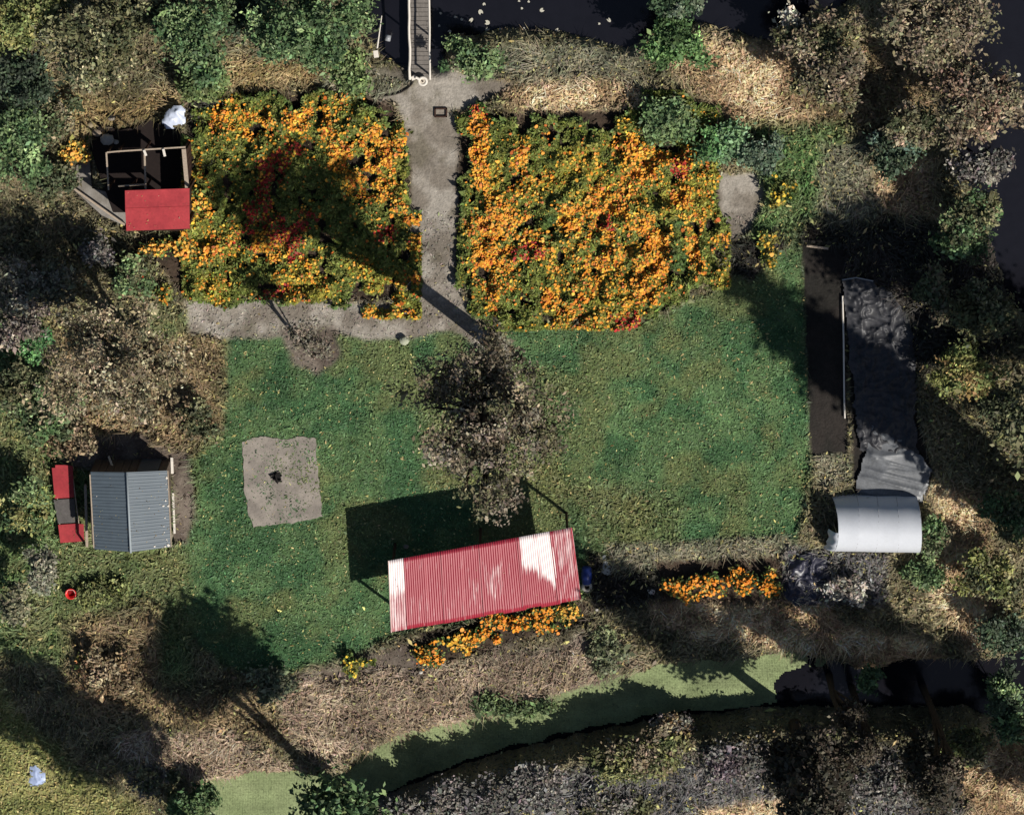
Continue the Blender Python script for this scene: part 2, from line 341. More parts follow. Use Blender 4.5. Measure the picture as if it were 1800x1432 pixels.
# ------------------------------------------------------------------ plants
def leaf_quads(P, size, N=None, flat=.5, aspect=1.7):
    """P (n,3) centres, size (n,), flat 0..1 how level the leaves lie"""
    n = len(P); nrm = rng.normal(size=(n, 3)); nrm[:, 2] = np.abs(nrm[:, 2])+flat*2.2
    nrm /= np.linalg.norm(nrm, axis=1)[:, None]
    a = rng.normal(size=(n, 3)); a -= (a*nrm).sum(1)[:, None]*nrm; a /= np.linalg.norm(a, axis=1)[:, None]+1e-9
    b = np.cross(nrm, a); s = size[:, None]
    v = np.stack([P-a*s*aspect*.5, P-b*s*.42+a*s*.1, P+a*s*aspect*.5-nrm*s*.2, P+b*s*.42+a*s*.1], 1)
    return v.reshape(-1, 3)
def jitter(base, n, amt=.28, hue=.1):
    l = np.exp(rng.normal(0, amt, (n, 1))); h_ = 1+rng.normal(0, hue, (n, 3))
    return np.clip(base*l*h_, .004, .85)
# low growth over all the open ground: its colour, height and density follow the kind of ground
def cover(name, label, x0, x1, y0, y1, dmax, size, sel, kx=1.0):
    n = int((x1-x0)*(y1-y0)*dmax); x = rng.uniform(x0, x1, n); y = rng.uniform(y0, y1, n)
    dn = lookup(DD, x, y); l = lookup(lawnish, x, y); hh = lookup(HH, x, y)
    clump = fbm(x, y, .45, 71); clump2 = fbm(x, y, 1.5, 75)
    ok = sel(l, hh) & (rng.random(n)*dmax < dn*(.35+1.3*clump*kx)); x, y, hh, l, clump, clump2 = [q[ok] for q in (x, y, hh, l, clump, clump2)]
    z = lookup(HZ, x, y)+rng.random(len(x))*hh*(.2+2.2*np.clip(clump-.3, 0, 1)+1.2*np.clip(clump2-.4, 0, 1))+.01
    s = size*np.exp(rng.normal(0, .35, len(x)))*np.where(hh < .05, .75, 1)
    c = jitter(lookup(GCOL, x, y)*1.25, len(x), .25, .06)
    dead = rng.random(len(x)) < np.where(l > .5, .035, .08)
    c[dead] = jitter(lin((175, 165, 110)), dead.sum(), .3, .08)
    return tag(link(name, mesh_np(name, leaf_quads(np.c_[x, y, z], s, flat=.5, aspect=2.4), 4, c, M_LEAF)), label, None, kind='stuff')
cover('wild_growth', 'low weeds, dry grass and leaf litter over the rough ground', -19.6, 19.6, -16.2, 15.8, 620, .062, lambda l, h: (l < .5) & (h > .02))
cover('lawn_grass', 'short green grass with fallen leaves covering the lawn', -17.5, 12, -10, 7, 420, .055, lambda l, h: (l >= .5) & (h > .02))
# dry stems lying on the straw banks
n = 52000; x = rng.uniform(-19, 19, n); y = rng.uniform(-16, 15.5, n); cc = lookup(GCOL, x, y)
ok = (cc[:, 0] > .17) & (lookup(HH, x, y) > .08); x = x[ok]; y = y[ok]; n = len(x); an = rng.normal(.3, .9, n); L_ = rng.uniform(.1, .42, n)
z = lookup(HZ, x, y)+rng.uniform(.03, .22, n); dxy = np.c_[np.cos(an), np.sin(an), rng.normal(0, .3, n)]*L_[:, None]; P = np.c_[x, y, z]
sd_ = np.c_[-np.sin(an), np.cos(an), np.zeros(n)]*.009
tag(link('dry_stems', mesh_np('dry_stems', np.stack([P-sd_, P+sd_, P+dxy], 1).reshape(-1, 3), 3, jitter(cc[ok]*1.7, n, .3, .05), M_LEAF)), 'bleached dry grass stems lying on the banks', None, kind='stuff')

n = 90000; x = rng.uniform(-19, 19, n); y = rng.uniform(-16, 15.5, n)
ok = (lookup(HH, x, y) > .08) & (lookup(lawnish, x, y) < .4) & (fbm(x, y, .8, 241) > .42); x = x[ok]; y = y[ok]; n = len(x)
an = fbm(x, y, 1.6, 243)*9+rng.normal(0, .5, n); L_ = rng.uniform(.12, .5, n)*(.5+fbm(x, y, .8, 241)); z = lookup(HZ, x, y)+rng.uniform(.05, .25, n)
dxy = np.c_[np.cos(an), np.sin(an), rng.uniform(0, .8, n)]*L_[:, None]; P = np.c_[x, y, z]; sd_ = np.c_[-np.sin(an), np.cos(an), np.zeros(n)]*.013
tag(link('long_grass', mesh_np('long_grass', np.stack([P-sd_, P+sd_, P+dxy], 1).reshape(-1, 3), 3, jitter(lookup(GCOL, x, y)*1.5+.01, n, .3, .06), M_LEAF)), 'long bent grass blades in tufts over the rough ground', None, kind='stuff')

def plant(kind, label, cat, px, py, zc, r, cols, n=3500, leaf=.085, group=None, trunk=.05, clump=.17, shell=.5, flowers=None, limbs=9, foot=None, lean=(0, 0), tint=1.42, lobes=None, K=None):
    """px, py: where the photo shows the middle of the crown, zc: its height, r: radii in metres"""
    c = at(px, py, zc); b = Vector((c.x, c.y, 0))
    if foot: b = at(*foot); c = Vector((b.x+lean[0], b.y+lean[1], zc))
    b.z = max(gz(b), WATER_Z-.1)
    if b.z > .35 and not foot: c = at(px, py, zc+b.z-.2); b = Vector((c.x, c.y, gz(c)))
    elif foot and b.z > .35: c.z += b.z*.5
    root = empty(kind, b, label, cat, group)
    rx, ry, rz = r; vol = rx*ry*max(rz, .3); K = K or int(min(260, max(18, 32*(rx*ry+rx*rz))))
    d = rng.normal(size=(K, 3)); d /= np.linalg.norm(d, axis=1)[:, None]
    rad = rng.uniform(0, 1, K)**shell
    if lobes is None:
        lobes = [(random.uniform(-.7, .7), random.uniform(-.65, .65), random.uniform(-.35, .25), random.uniform(.3, .7)) for _ in range(8)]+[(0, 0, 0, .7)]
    LB = np.array([(l_+(l_[3], l_[3]) if len(l_) == 4 else l_) for l_ in lobes]); li = rng.choice(len(LB), K, p=LB[:, 3]**2*LB[:, 4]/np.sum(LB[:, 3]**2*LB[:, 4]))
    lob = .72+.5*vnoise(np.arctan2(d[:, 1], d[:, 0])*2+px, d[:, 2]*2+py, .8, 5)
    cc = (d*(rad*lob)[:, None]*LB[li][:, 3:6]+LB[li][:, :3])*np.array([rx, ry, rz])
    cen = np.array(c)+cc
    cen[:, 2] = np.maximum(cen[:, 2], b.z+.08)
    wts = np.exp(rng.normal(0, .5, K)); wts /= wts.sum(); which = rng.choice(K, n, p=wts)
    sg = clump*(.6+.8*rng.random(K))*min(1.3, .5+.35*math.sqrt(rx*ry+.2))
    P = cen[which]+rng.normal(size=(n, 3))*sg[which][:, None]*np.array([1, 1, .7]); P[:, 2] = np.maximum(P[:, 2], b.z+.03)
    cols = np.array([lin(q) for q in cols]); cols = cols*.88+cols.mean(1)[:, None]*.12; pick = rng.integers(0, len(cols), K)
    cl = cols[pick]*np.exp(rng.normal(0, .22, (K, 1)))
    C = jitter(cl[which]*tint, n, .3, .06)
    s = leaf*np.exp(rng.normal(0, .35, n)); bb = np.array(b)
    V = leaf_quads(P, s, flat=.25, aspect=1.6)-bb
    link('foliage', mesh_np('foliage', V, 4, C, M_LEAF), root)['kind'] = 'stuff'
    tb = MB(); top = Vector(c)-b; top.z += rz*.3
    if trunk:
        mid = Vector((top.x*.35+random.uniform(-.1, .1), top.y*.35+random.uniform(-.1, .1), top.z*.5))
        tb.tube([(0, 0, -.15), (mid.x*.04, mid.y*.04, .12), mid*.3, mid, top], [trunk*1.15, trunk*1.05, trunk*.95, trunk*.75, trunk*.25], 10); tm = tb.build('trunk', M_BARK, smooth=True); tm.parent = root
        lb = MB()
        for i in range(limbs):
            e = Vector(cen[random.randrange(K)])-b; f = random.uniform(.25, .75); s0 = mid.lerp(top, f*1.2-.3) if f > .4 else Vector((0, 0, 0)).lerp(mid, f*2)
            md = s0.lerp(e, .5)+Vector((random.uniform(-.1, .1), random.uniform(-.1, .1), .1))
            lb.tube([s0, md, e], [trunk*.45, trunk*.28, .006], 5, cap=False)
            for q in range(3):
                e2 = e+Vector((random.uniform(-1, 1), random.uniform(-1, 1), random.uniform(-.3, .9)))*.35*max(.5, rx*.5)
                lb.tube([md.lerp(e, random.uniform(.2, .9)), e2], [trunk*.14+.003, .004], 4, cap=False)
        lm = lb.build('branches', M_BARK); lm.parent = root
    if flowers:
        fc, fn, fs = flowers; wh = rng.choice(K, fn, p=wts); Pf = cen[wh]+rng.normal(size=(fn, 3))*sg[wh][:, None]*.9; Pf[:, 2] += .07
        me = flower_mesh('flowers', Pf-bb, fs, jitter(lin(fc)*1.1, fn, .2, .06)); link('flowers', me, root)['kind'] = 'stuff'
    return root
def flower_mesh(name, P, size, C):
    n = len(P); nrm = rng.normal(size=(n, 3))*.45+np.array([.25, -.2, 1]); nrm /= np.linalg.norm(nrm, axis=1)[:, None]
    a = np.cross(nrm, rng.normal(size=(n, 3))); a /= np.linalg.norm(a, axis=1)[:, None]; b = np.cross(nrm, a)
    s = size*np.exp(rng.normal(0, .25, (n, 1))); k = 7
    V = np.stack([P+(a*math.cos(2*math.pi*i/k)+b*math.sin(2*math.pi*i/k))*s*(.5 if i % 2 else .42) for i in range(k)], 1)
    return mesh_np(name, V.reshape(-1, 3), k, C, M_FLOWER)

# flower beds, sown from a map of what grows where (O orange, R red, M mixed, Y yellow green, G green, x bare)
BED_A = ["..............GGG...", "xxR..........GGGGGG.", "xGOGG.GGGG.xMGGGGGGG", "xxOGGMGGGGGMMOGGGGxG", "xxOGGOGGYYYGMOOOOOY.", ".xOYGOGGYYYGMOOOROY.",
 "xGOYGMMYYGYYMMGMMYY.", "xGGOMOMGGYOMOYGYOYY.", "xGGOOMGGOOOOOMGYMMY.", "xMOOOOGDOOORMOOGDMGG", "xGMOOOMGGMOOGOOOGMGM", "xGOOORRMMOOOMMOODOGG", "xGOOOGGMGMOOGOOODMGM", "xGOOMGGGMMMMMOMMGGGY", ".xMOGGGOGMMMMOOGG...", "..GMGGGOMMMMMMG.....", "...GGGGYMMMMRR......"]
BED_B = ["................", "xxGYGGGxMGMG....", "xGOYMOGOOOGGGG..", "xGOMMOGOOOMGMOM.", "GGGGGGGRGGOMOOO.", "MGGGGRRGGGOOOOM.", "MGGGGRRGGGMOOMM.", "OGGGGRGGGGGOMOY.", "YMGGRRGGGGGGGGO.", "MMGGRRRRRGGGGGMO",
 "OMMMRORRGGGGGRRO", "OOMYGOMRGGGGGGGM", "GGGGGGGYYGGYYGGG", "GYYGGGYYYYGGYYYO", "GGYGGRRYYYG..YYO", "............MMMM"]
def bed(name, label, rows, x0, y0, cw, ch, hgt):
    nc = max(len(r_) for r_ in rows); g = [r_.ljust(nc, '.') for r_ in rows]
    val = {'O': (1, .35, 0, 1), 'R': (.8, .3, 1, 1), 'M': (.36, .7, 0, 1), 'Y': (.13, 1, 0, 1), 'G': (.03, .35, 0, 1), 'D': (0, 0, 0, .5), 'x': (0, 0, 0, 0), '.': (0, 0, 0, 0)}
    A = np.array([[val[ch_] for ch_ in r_] for r_ in g], float)
    def samp(px, py, k):
        u = np.clip((px-x0)/cw-.5, 0, nc-1.001); v = np.clip((py-y0)/ch-.5, 0, len(rows)-1.001); i = v.astype(int); j = u.astype(int); fu = u-j; fv = v-i
        fu = sstep(.15, .85, fu); fv = sstep(.15, .85, fv)
        return (A[i, j, k]*(1-fu)+A[i, j+1, k]*fu)*(1-fv)+(A[i+1, j, k]*(1-fu)+A[i+1, j+1, k]*fu)*fv
    W, H = nc*cw, len(rows)*ch; area = W*H/2500
    def pts(dens):
        n = int(area*dens); px = rng.uniform(x0, x0+W, n); py = rng.uniform(y0, y0+H, n)
        wx = (px-900)/50+(vnoise(px, py, 22, 81)-.5)*.0; p = np.array([at(0, 0)]); 
        qx = px+(fbm(px, py, 30, 83)-.5)*34; qy = py+(fbm(px, py, 30, 87)-.5)*34
        # ground points
        a = (px-900)/900*18/D; b = (716-py)/900*18/D; dz = -C_-b*S_; k = (.35-D*C_)/dz
        return a*k, D*S_+(-S_+b*C_)*k, qx, qy
    x, y, qx, qy = pts(1700); pres = samp(qx, qy, 3); yel = samp(qx, qy, 1); red = samp(qx, qy, 2)
    mound = fbm(x, y, .55, 91, 3); ok = (rng.random(len(x)) < pres*1.2-.1) & (mound > .3) & (vnoise(x, y, .33, 107) > .16); x, y, yel, red, mound, qx, qy = [q[ok] for q in (x, y, yel, red, mound, qx, qy)]
    def top(x, y, m): return lookup(HZ, x, y)+hgt*(.1+1.9*np.clip(m-.2, 0, .8))*(.75+.5*vnoise(x, y, .33, 107))
    n = len(x); z = top(x, y, mound)*(1-.6*rng.random(n)**1.6)
    g1 = lin((88, 104, 52)); g2 = lin((146, 138, 58)); g3 = lin((60, 84, 48)); vv = fbm(x, y, .4, 95)[:, None]
    c = (g3*(1-vv)+g1*vv)*1.3; c = c*(1-yel[:, None]*.85)+g2*1.25*yel[:, None]*.85
    C = jitter(c, n, .33, .08); Vl = leaf_quads(np.c_[x, y, z], .075*np.exp(rng.normal(0, .3, n)), flat=.35, aspect=2.0)
    ro = tag(link(name, mesh_np(name, Vl, 4, C, M_LEAF)), label, None, kind='stuff')
    x, y, qx, qy = pts(480); o = samp(qx, qy, 0); y1 = samp(qx, qy, 1); red = samp(qx, qy, 2); mound = fbm(x, y, .55, 91, 3); cl = fbm(x, y, .3, 99, 2)
    ok = (rng.random(len(x)) < np.clip(o*1.0*sstep(.24, .56, .5*cl+.5*fbm(x*1.6, y*.55, .8, 104, 2))+.04*y1, 0, 1)) & (mound > .3) & (samp(qx, qy, 3) > .4); x, y, red, mound, y1 = [q[ok] for q in (x, y, red, mound, y1)]; n = len(x)
    z = top(x, y, mound)*(.82+.3*rng.random(n))+.03
    co = lin((236, 146, 44)); cy_ = lin((230, 172, 72)); cr = lin((158, 48, 42)); u = rng.random((n, 1)); c = co*(1-u*.6)+cy_*u*.6
    deep = rng.random(n) < .22; c[deep] = lin((178, 96, 40)); rm = rng.random(n) < red*.85; c[rm] = cr
    fo = link(name.replace('bed', 'flowers'), flower_mesh('f', np.c_[x, y, z], .092, jitter(c*1.12, n, .22, .06))); fo.parent = ro; fo['kind'] = 'stuff'
    return ro
bed('marigold_bed', 'broad bed of orange marigolds right of the central path', BED_A, 780, 160, 25.2, 24.7, .5)
bed('marigold_bed', 'bed of orange and dark red flowers left of the central path, half in tree shade', BED_B, 320, 140, 26.25, 26.25, .5)

# ------------------------------------------------------------------ buildings
def fb1(a, b): return float(vnoise(np.array([a]), np.array([b]), 1.0, 3)[0])
def sheet_metal(name, corners, per, amp, m, parent, flip=False, seg=10, prof='sin', thick=.004, wear_glare=None):
    """corrugated sheet; corners NW, NE, SE, SW; ribs run from the first edge to the opposite one"""
    NW, NE, SE, SW = [Vector(c) for c in corners]; b = MB()
    Wd = (NE-NW).length; n = max(2, int(round(Wd/per))); k = 6 if prof == 'sin' else 4
    up = (NE-NW).cross(NW-SW).normalized(); P = []
    for i in range(n*k+1):
        u = i/(n*k)
        if prof == 'sin': hh = math.sin(2*math.pi*i/k)*amp
        else: hh = amp if i % k == 0 else (amp*.9 if i % k == 1 else 0)
        row = []
        for j in range(seg+1):
            v = j/seg; p = (NW*(1-u)+NE*u)*(1-v)+(SW*(1-u)+SE*u)*v
            row.append(p+up*hh+Vector((0, 0, -.012*math.sin(v*math.pi*2+u))))
        P.append(row)
    b.grid(P); o = b.build(name, m, parent, smooth=(prof == 'sin'), solid=thick)
    return o
def worn_red():
    m = mat('faded_red_sheet', (176, 52, 66), rough=.5, noise=.16, scale=3, spec=.45)
    return m
def worn_glare():                  # red paint, white from fading and painted-in reflection where the vertex attribute says so, patchy
    m = bpy.data.materials.new('worn_glare_red_sheet'); m.use_nodes = True; n = m.node_tree.nodes; L = m.node_tree.links; b = n['Principled BSDF']
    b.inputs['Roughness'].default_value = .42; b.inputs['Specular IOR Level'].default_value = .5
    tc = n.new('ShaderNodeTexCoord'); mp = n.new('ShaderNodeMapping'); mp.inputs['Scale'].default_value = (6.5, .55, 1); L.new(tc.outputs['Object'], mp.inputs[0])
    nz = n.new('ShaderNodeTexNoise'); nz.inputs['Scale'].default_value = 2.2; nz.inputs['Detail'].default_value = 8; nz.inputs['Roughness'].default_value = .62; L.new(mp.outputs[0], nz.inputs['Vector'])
    a = n.new('ShaderNodeAttribute'); a.attribute_name = 'wear_glare'
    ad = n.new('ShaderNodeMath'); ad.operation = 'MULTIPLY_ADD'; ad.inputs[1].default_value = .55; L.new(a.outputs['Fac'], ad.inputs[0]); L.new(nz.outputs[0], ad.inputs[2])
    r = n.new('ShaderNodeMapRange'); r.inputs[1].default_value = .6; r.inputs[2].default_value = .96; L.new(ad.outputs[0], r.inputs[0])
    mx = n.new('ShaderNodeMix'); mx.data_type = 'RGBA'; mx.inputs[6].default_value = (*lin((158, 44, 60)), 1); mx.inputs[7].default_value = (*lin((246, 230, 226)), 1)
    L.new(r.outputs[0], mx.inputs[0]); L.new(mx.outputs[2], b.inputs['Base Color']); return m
M_WORN_GLARE = worn_glare()
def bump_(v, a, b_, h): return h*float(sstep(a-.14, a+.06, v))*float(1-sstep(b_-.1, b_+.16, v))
WEAR_GLARE = [lambda v: bump_(v, -.2, .34, .9)+.4, lambda v: bump_(v, .6, .8, .2), lambda v: .0, lambda v: bump_(v, .75, .95, .15), lambda v: bump_(v, .55, .85, .15), lambda v: bump_(v, .4, .8, .3), lambda v: .04,
        lambda v: bump_(v, -.2, .42, 1.2), lambda v: bump_(v, -.2, .64, 1.3), lambda v: .22+bump_(v, -.2, .4, .15)]  # amount of white per roof sheet, fading and painted glare together
# long open shelter with a weathered red corrugated roof, glare painted in white
ZR = 2.25
NWp, NEp, SEp, SWp = at(684, 985, ZR), at(1003, 927, ZR), at(1019, 1053, ZR-.12), at(689, 1111, ZR-.12)
cen = (at(684, 985)+at(1019, 1053))/2
sh = empty('open_shelter', (cen.x, cen.y, 0), 'long open shelter with weathered red corrugated roof, white from fading and painted-in glare', 'shelter')
NS = 9; wl = [.95, .12, .3, .08, .3, .42, .05, .9, .3]; wl = [.92, .1, .3, .1, .28, .4, .12, 1.0, .35]
edges = [0, .085, .19, .29, .39, .5, .6, .71, .8, .89, 1.0]; NS = 10
for i in range(NS):
    u0, u1 = edges[i]-.006, edges[i+1]+.008; dz = .012 if i % 2 else 0.0; sk = random.uniform(-.006, .006); tl = random.uniform(-.03, .05)
    a, b_ = NWp.lerp(NEp, u0), NWp.lerp(NEp, u1); d, c_ = SWp.lerp(SEp, u0+sk), SWp.lerp(SEp, u1+sk)
    for q in (a, b_, c_, d): q.z += dz
    ext = (d-a).normalized()*tl; c_ = c_+ext; d = d+ext
    o = sheet_metal('roof_sheet', (a, b_, c_, d), .078, .01, M_WORN_GLARE, sh, seg=16)
    me = o.data; nv = len(me.vertices); aw = me.attributes.new('wear_glare', 'FLOAT', 'POINT'); aw.data.foreach_set('value', [WEAR_GLARE[i]((k % 17)/16+.3*(fb1((k//17)*.11+i*9, 3.3)-.5))*float(sstep(0, .28+.25*(k % 17)/16, (k//17)/(nv/17)) if i else 1)*(.85+.3*fb1((k//17)*.35, i*3+.2)) for k in range(nv)])
    if i in (0, 7, 8): o['label'] = 'roof sheet mostly white from bleaching and painted-in glare'
def inset(u, v): return NWp.lerp(NEp, u).lerp(SWp.lerp(SEp, u), v)
for v in (.04, .5, .96):
    b = MB(); b.beam(inset(.005, v)-Vector((0, 0, .07)), inset(.995, v)-Vector((0, 0, .07)), .05, .08); b.build('purlin', M_DARKWOOD, sh)
for u in (.02, .5, .98):
    b = MB(); b.beam(inset(u, .01)-Vector((0, 0, .16)), inset(u, .99)-Vector((0, 0, .16)), .05, .09); b.build('rafter', M_DARKWOOD, sh)
    for v in (.05, .95):
        p = inset(u, v); b = MB(); b.box((p.x, p.y, (p.z-.2)/2-.03), (.08, .08, p.z-.16), math.atan2((NEp-NWp).y, (NEp-NWp).x)); b.build('post', M_DARKWOOD, sh)
# corner box trims
b = MB(); b.beam(NWp+Vector((-.02, 0, 0)), SWp+Vector((-.02, 0, 0)), .03, .06); b.build('verge_trim', mat('verge', (214, 190, 180), noise=.2), sh)
b = MB(); b.beam(NEp+Vector((.02, 0, 0)), SEp+Vector((.02, 0, 0)), .03, .06); b.build('verge_trim', worn_red(), sh)
# table and bench standing in the shelter
#tb = empty('picnic_table', at(790, 1000), 'plank table under the middle of the red corrugated shelter, mostly hidden', 'table')
M_OLDW = mat('old_plank', (112, 98, 84), noise=.3, scale=4, stretch=(1, 8, 1))

# grey gabled shed
ZE, ZRG = 1.75, 2.25
gs = empty('garden_shed', at(232, 890), 'small shed with grey ribbed gable roof beside the red lean-to', 'shed')
M_GREY = mat('grey_sheet', (88, 98, 106), rough=.5, noise=.1, scale=4, spec=.35)
rN, rS = at(223, 830, ZRG), at(230, 970, ZRG)
eWN, eWS = at(159, 829, ZE), at(166, 965, ZE); eEN, eES = at(294, 827, ZE), at(300, 961, ZE)
def roof_side(name, rA, rB, eA, eB, m):      # ribs run down the slope
    return sheet_metal(name, (rA, rB, eB, eA), .2, .022, m, gs, seg=3, prof='trap', thick=.005)
for k in range(4):
    t0, t1 = k/4, (k+1)/4+.012
    roof_side('roof_panel', rS.lerp(rN, t0), rS.lerp(rN, min(1, t1)), eWS.lerp(eWN, t0), eWS.lerp(eWN, min(1, t1)), M_GREY) if False else None
def slope(nm, top0, top1, bot0, bot1):
    n = 5
    for k in range(n):
        t0, t1 = k/n, min(1, (k+1)/n+.01); dz = Vector((0, 0, .004*(k % 2)))
        a, b2, c2, d2 = top0.lerp(top1, t0)+dz, top0.lerp(top1, t1)+dz, bot0.lerp(bot1, t1)+dz, bot0.lerp(bot1, t0)+dz
        sheet_metal(nm, (a, b2, c2, d2), .13, .009, M_GREY, gs, seg=2, prof='trap', thick=.004)
slope('roof_sheet', rN, rS, eEN, eES); slope('roof_sheet', rS, rN, eWS, eWN)
b = MB(); b.tube([rN+Vector((0, .02, .035)), rS+Vector((0, -.02, .035))], .035, 8); b.build('ridge_cap', mat('ridge', (150, 158, 162), noise=.08, spec=.4), gs, smooth=True)
x0, x1 = at(172, 890).x+.0, at(301, 890).x; yN, yS = at(0, 808).y, at(0, 925).y; xr = rN.x*.5+rS.x*.5
M_SHEDWALL = mat('shed_boards', (96, 84, 74), noise=.3, scale=3, stretch=(8, 8, 1))
def wall_board(p, q, z0, zt0, zt1):
    b = MB(); d = (q-p); nrm = Vector((-d.y, d.x, 0)).normalized()*.02
    b.add([(*(p-nrm).xy, z0), (*(q-nrm).xy, z0), (*(q+nrm).xy, z0), (*(p+nrm).xy, z0), (*(p-nrm).xy, zt0), (*(q-nrm).xy, zt1), (*(q+nrm).xy, zt1), (*(p+nrm).xy, zt0)],
          [(3, 2, 1, 0), (4, 5, 6, 7), (0, 1, 5, 4), (1, 2, 6, 5), (2, 3, 7, 6), (3, 0, 4, 7)])
    return b.build('wall_board', M_SHEDWALL, gs)
def zt(x): return ZE-.04+(ZRG-ZE)*max(0, 1-abs(x-xr)/((x1-x0)/2))
for yy in (yN, yS):
    for k in range(10):
        a = Vector((x0+(x1-x0)*(k+.03)/10, yy, 0)); b2 = Vector((x0+(x1-x0)*(k+.97)/10, yy, 0)); wall_board(a, b2, -.1, zt(a.x), zt(b2.x))
for xx in (x0, x1):
    for k in range(10):
        wall_board(Vector((xx, yS+(yN-yS)*(k+.03)/10, 0)), Vector((xx, yS+(yN-yS)*(k+.97)/10, 0)), -.1, ZE-.03, ZE-.03)
b = MB(); b.box((at(243, 0).x, yN+.035, .82), (.7, .03, 1.65)); dr = b.build('door', mat('door_paint', (88, 92, 96), noise=.15), gs)
b = MB(); b.beam(eEN+Vector((.02, 0, -.03)), eES+Vector((.02, 0, -.03)), .03, .08); b.build('eave_board', M_WOOD, gs)
b = MB(); b.beam(eWN+Vector((-.02, -.1, -.03)), eWS+Vector((-.02, .05, -.03)), .04, .08); b.build('eave_board', M_WOOD, gs)
b = MB()                                            # droppings and petals on the east slope
def on_slope(px, py, r):
    p = at(px, py, ZE+.1); f = (p.x-xr)/(eEN.x-rN.x); p = at(px, py, ZRG+(ZE-ZRG)*min(1, f)+.026); k = 7
    pts_ = [Vector((p.x+r*random.uniform(.5, 1.1)*math.cos(i*6.283/k), p.y+r*random.uniform(.5, 1.1)*math.sin(i*6.283/k), p.z)) for i in range(k)]
    b.prism(pts_, p.z-.004, p.z+.006)
for px, py, r in ((287, 889, .05), (296, 889, .045), (291, 880, .04), (293, 840, .05), (281, 886, .02), (294, 860, .025), (290, 910, .03), (288, 925, .03), (289, 935, .03), (293, 948, .035), (296, 958, .06), (290, 960, .04), (272, 960, .04), (262, 893, .02), (292, 851, .02), (170, 872, .02)): on_slope(px, py, r)
b.build('white_spots', M_WHITE, gs)['kind'] = 'stuff'
def plank(name, label, cat, a, b_, wd, th, m=M_WHITE, z=None):
    A, B = at(*a), at(*b_); r_ = empty(name, (A+B)/2, label, cat); mb = MB(); mb.beam(A, B, wd, th); mb.build('board', m, r_, bevel=.003); return r_
def solo(name, label, cat, mb, m, group=None, smooth=False, solid=0, bevel=0, kind=None):
    return tag(mb.build(name, m, smooth=smooth, solid=solid, bevel=bevel), label, cat, group, kind)
mb = MB(); mb.beam(at(302, 804, .12), at(303, 832, .12), .09, .04); solo('plank', 'short white plank on the ground by the grey shed\'s north-east corner', 'plank', mb, M_WHITE)
mb = MB(); mb.beam(at(304, 866, .08), at(307, 937, .08), .07, .08); solo('plank', 'long white plank lying along the grey shed\'s east wall', 'plank', mb, M_WHITE)
mb = MB(); mb.beam(at(150, 852, 1.0), at(153, 960, 1.0), .09, .05)
mb.beam(at(150, 852, 0), at(150, 852, 1.0), .06, .06) ; mb.beam(at(153, 960, 0), at(153, 960, 1.0), .06, .06)
solo('rail', 'weathered wooden rail on two posts between grey shed and red lean-to', 'rail', mb, M_WOOD)
mb = MB(); mb.beam(at(191, 802, .3), at(199, 823, .9), .07, .03); solo('board', 'white board leaning on the shaded north side of the grey shed', 'board', mb, M_WHITE)
# red lean-to west of the grey shed
ZL = .42
lt = empty('lean_to', at(120, 885), 'low red sheeted lean-to west of the grey shed, middle covered by grey felt', 'lean-to')
M_RED = mat('red_paint', (172, 60, 64), rough=.6, noise=.22, scale=3, spec=.25, col2=(154, 50, 56))
M_FELT = mat('grey_felt', (92, 88, 86), rough=.9, noise=.3, scale=5)
def slab(name, poly, z, th, m, parent=None, bevel=.004):
    P = [at(p[0], p[1], z) for p in poly]; P = P if sum((P[i].x*P[(i+1) % len(P)].y-P[(i+1) % len(P)].x*P[i].y) for i in range(len(P))) > 0 else P[::-1]
    b = MB(); b.prism(P, z-th, z); return b.build(name, m, parent, bevel=bevel)
slab('roof_sheet', [(91, 822), (97, 822), (97, 817), (114, 817), (128, 819), (130, 874), (96, 876)], ZL, .02, M_RED, lt)
slab('felt_strip', [(94, 878), (131, 876), (134, 918), (102, 920)], ZL-.01, .02, M_FELT, lt)
slab('roof_sheet', [(102, 922), (134, 920), (147, 921), (148, 951), (106, 954)], ZL, .02, M_RED, lt)
for p in ((98, 826), (126, 824), (108, 948), (144, 946)):
    q = at(p[0], p[1], ZL-.02); b = MB(); b.box((q.x, q.y, (ZL-.04)/2-.05), (.06, .06, ZL+.04)); b.build('post', M_WOOD, lt)
b = MB(); b.beam(at(96, 823, ZL-.05), at(108, 952, ZL-.05), .04, .05); b.beam(at(126, 822, ZL-.05), at(142, 948, ZL-.05), .04, .05); b.build('frame', M_WOOD, lt)
plankm = MB()
# outhouse with red roof and open timber frame
ZO = 2.85
oh = empty('outhouse', at(262, 320), 'outhouse with bright red two-sheet roof and open dark timber frame', 'outhouse')
def q4(b, P, z, th): b.prism(P, z-th, z)
slab('roof_sheet', [(219.5, 335), (333, 331), (333, 362), (220, 366)], ZO, .03, M_RED, oh)
slab('roof_sheet', [(220, 366.3), (333, 362.3), (333.5, 402), (222, 406)], ZO-.03, .03, M_RED, oh)
b = MB(); b.beam(at(221, 404, ZO-.1), at(333, 401, ZO-.1), .05, .09); b.build('roof_beam', M_DARKWOOD, oh); b = MB(); b.beam(at(221, 338, ZO-.09), at(332, 335, ZO-.09), .05, .09); b.build('roof_beam', M_DARKWOOD, oh)
for p in ((224, 400), (329, 397), (224, 341), (329, 338)):
    q = at(p[0], p[1], ZO-.1); b = MB(); b.box((q.x, q.y, (ZO-.1)/2-.05), (.08, .08, ZO)); b.build('post', M_DARKWOOD, oh)
FZ = 1.75
M_SHADEBLACK = mat('shade_black', (34, 26, 24), noise=.3)
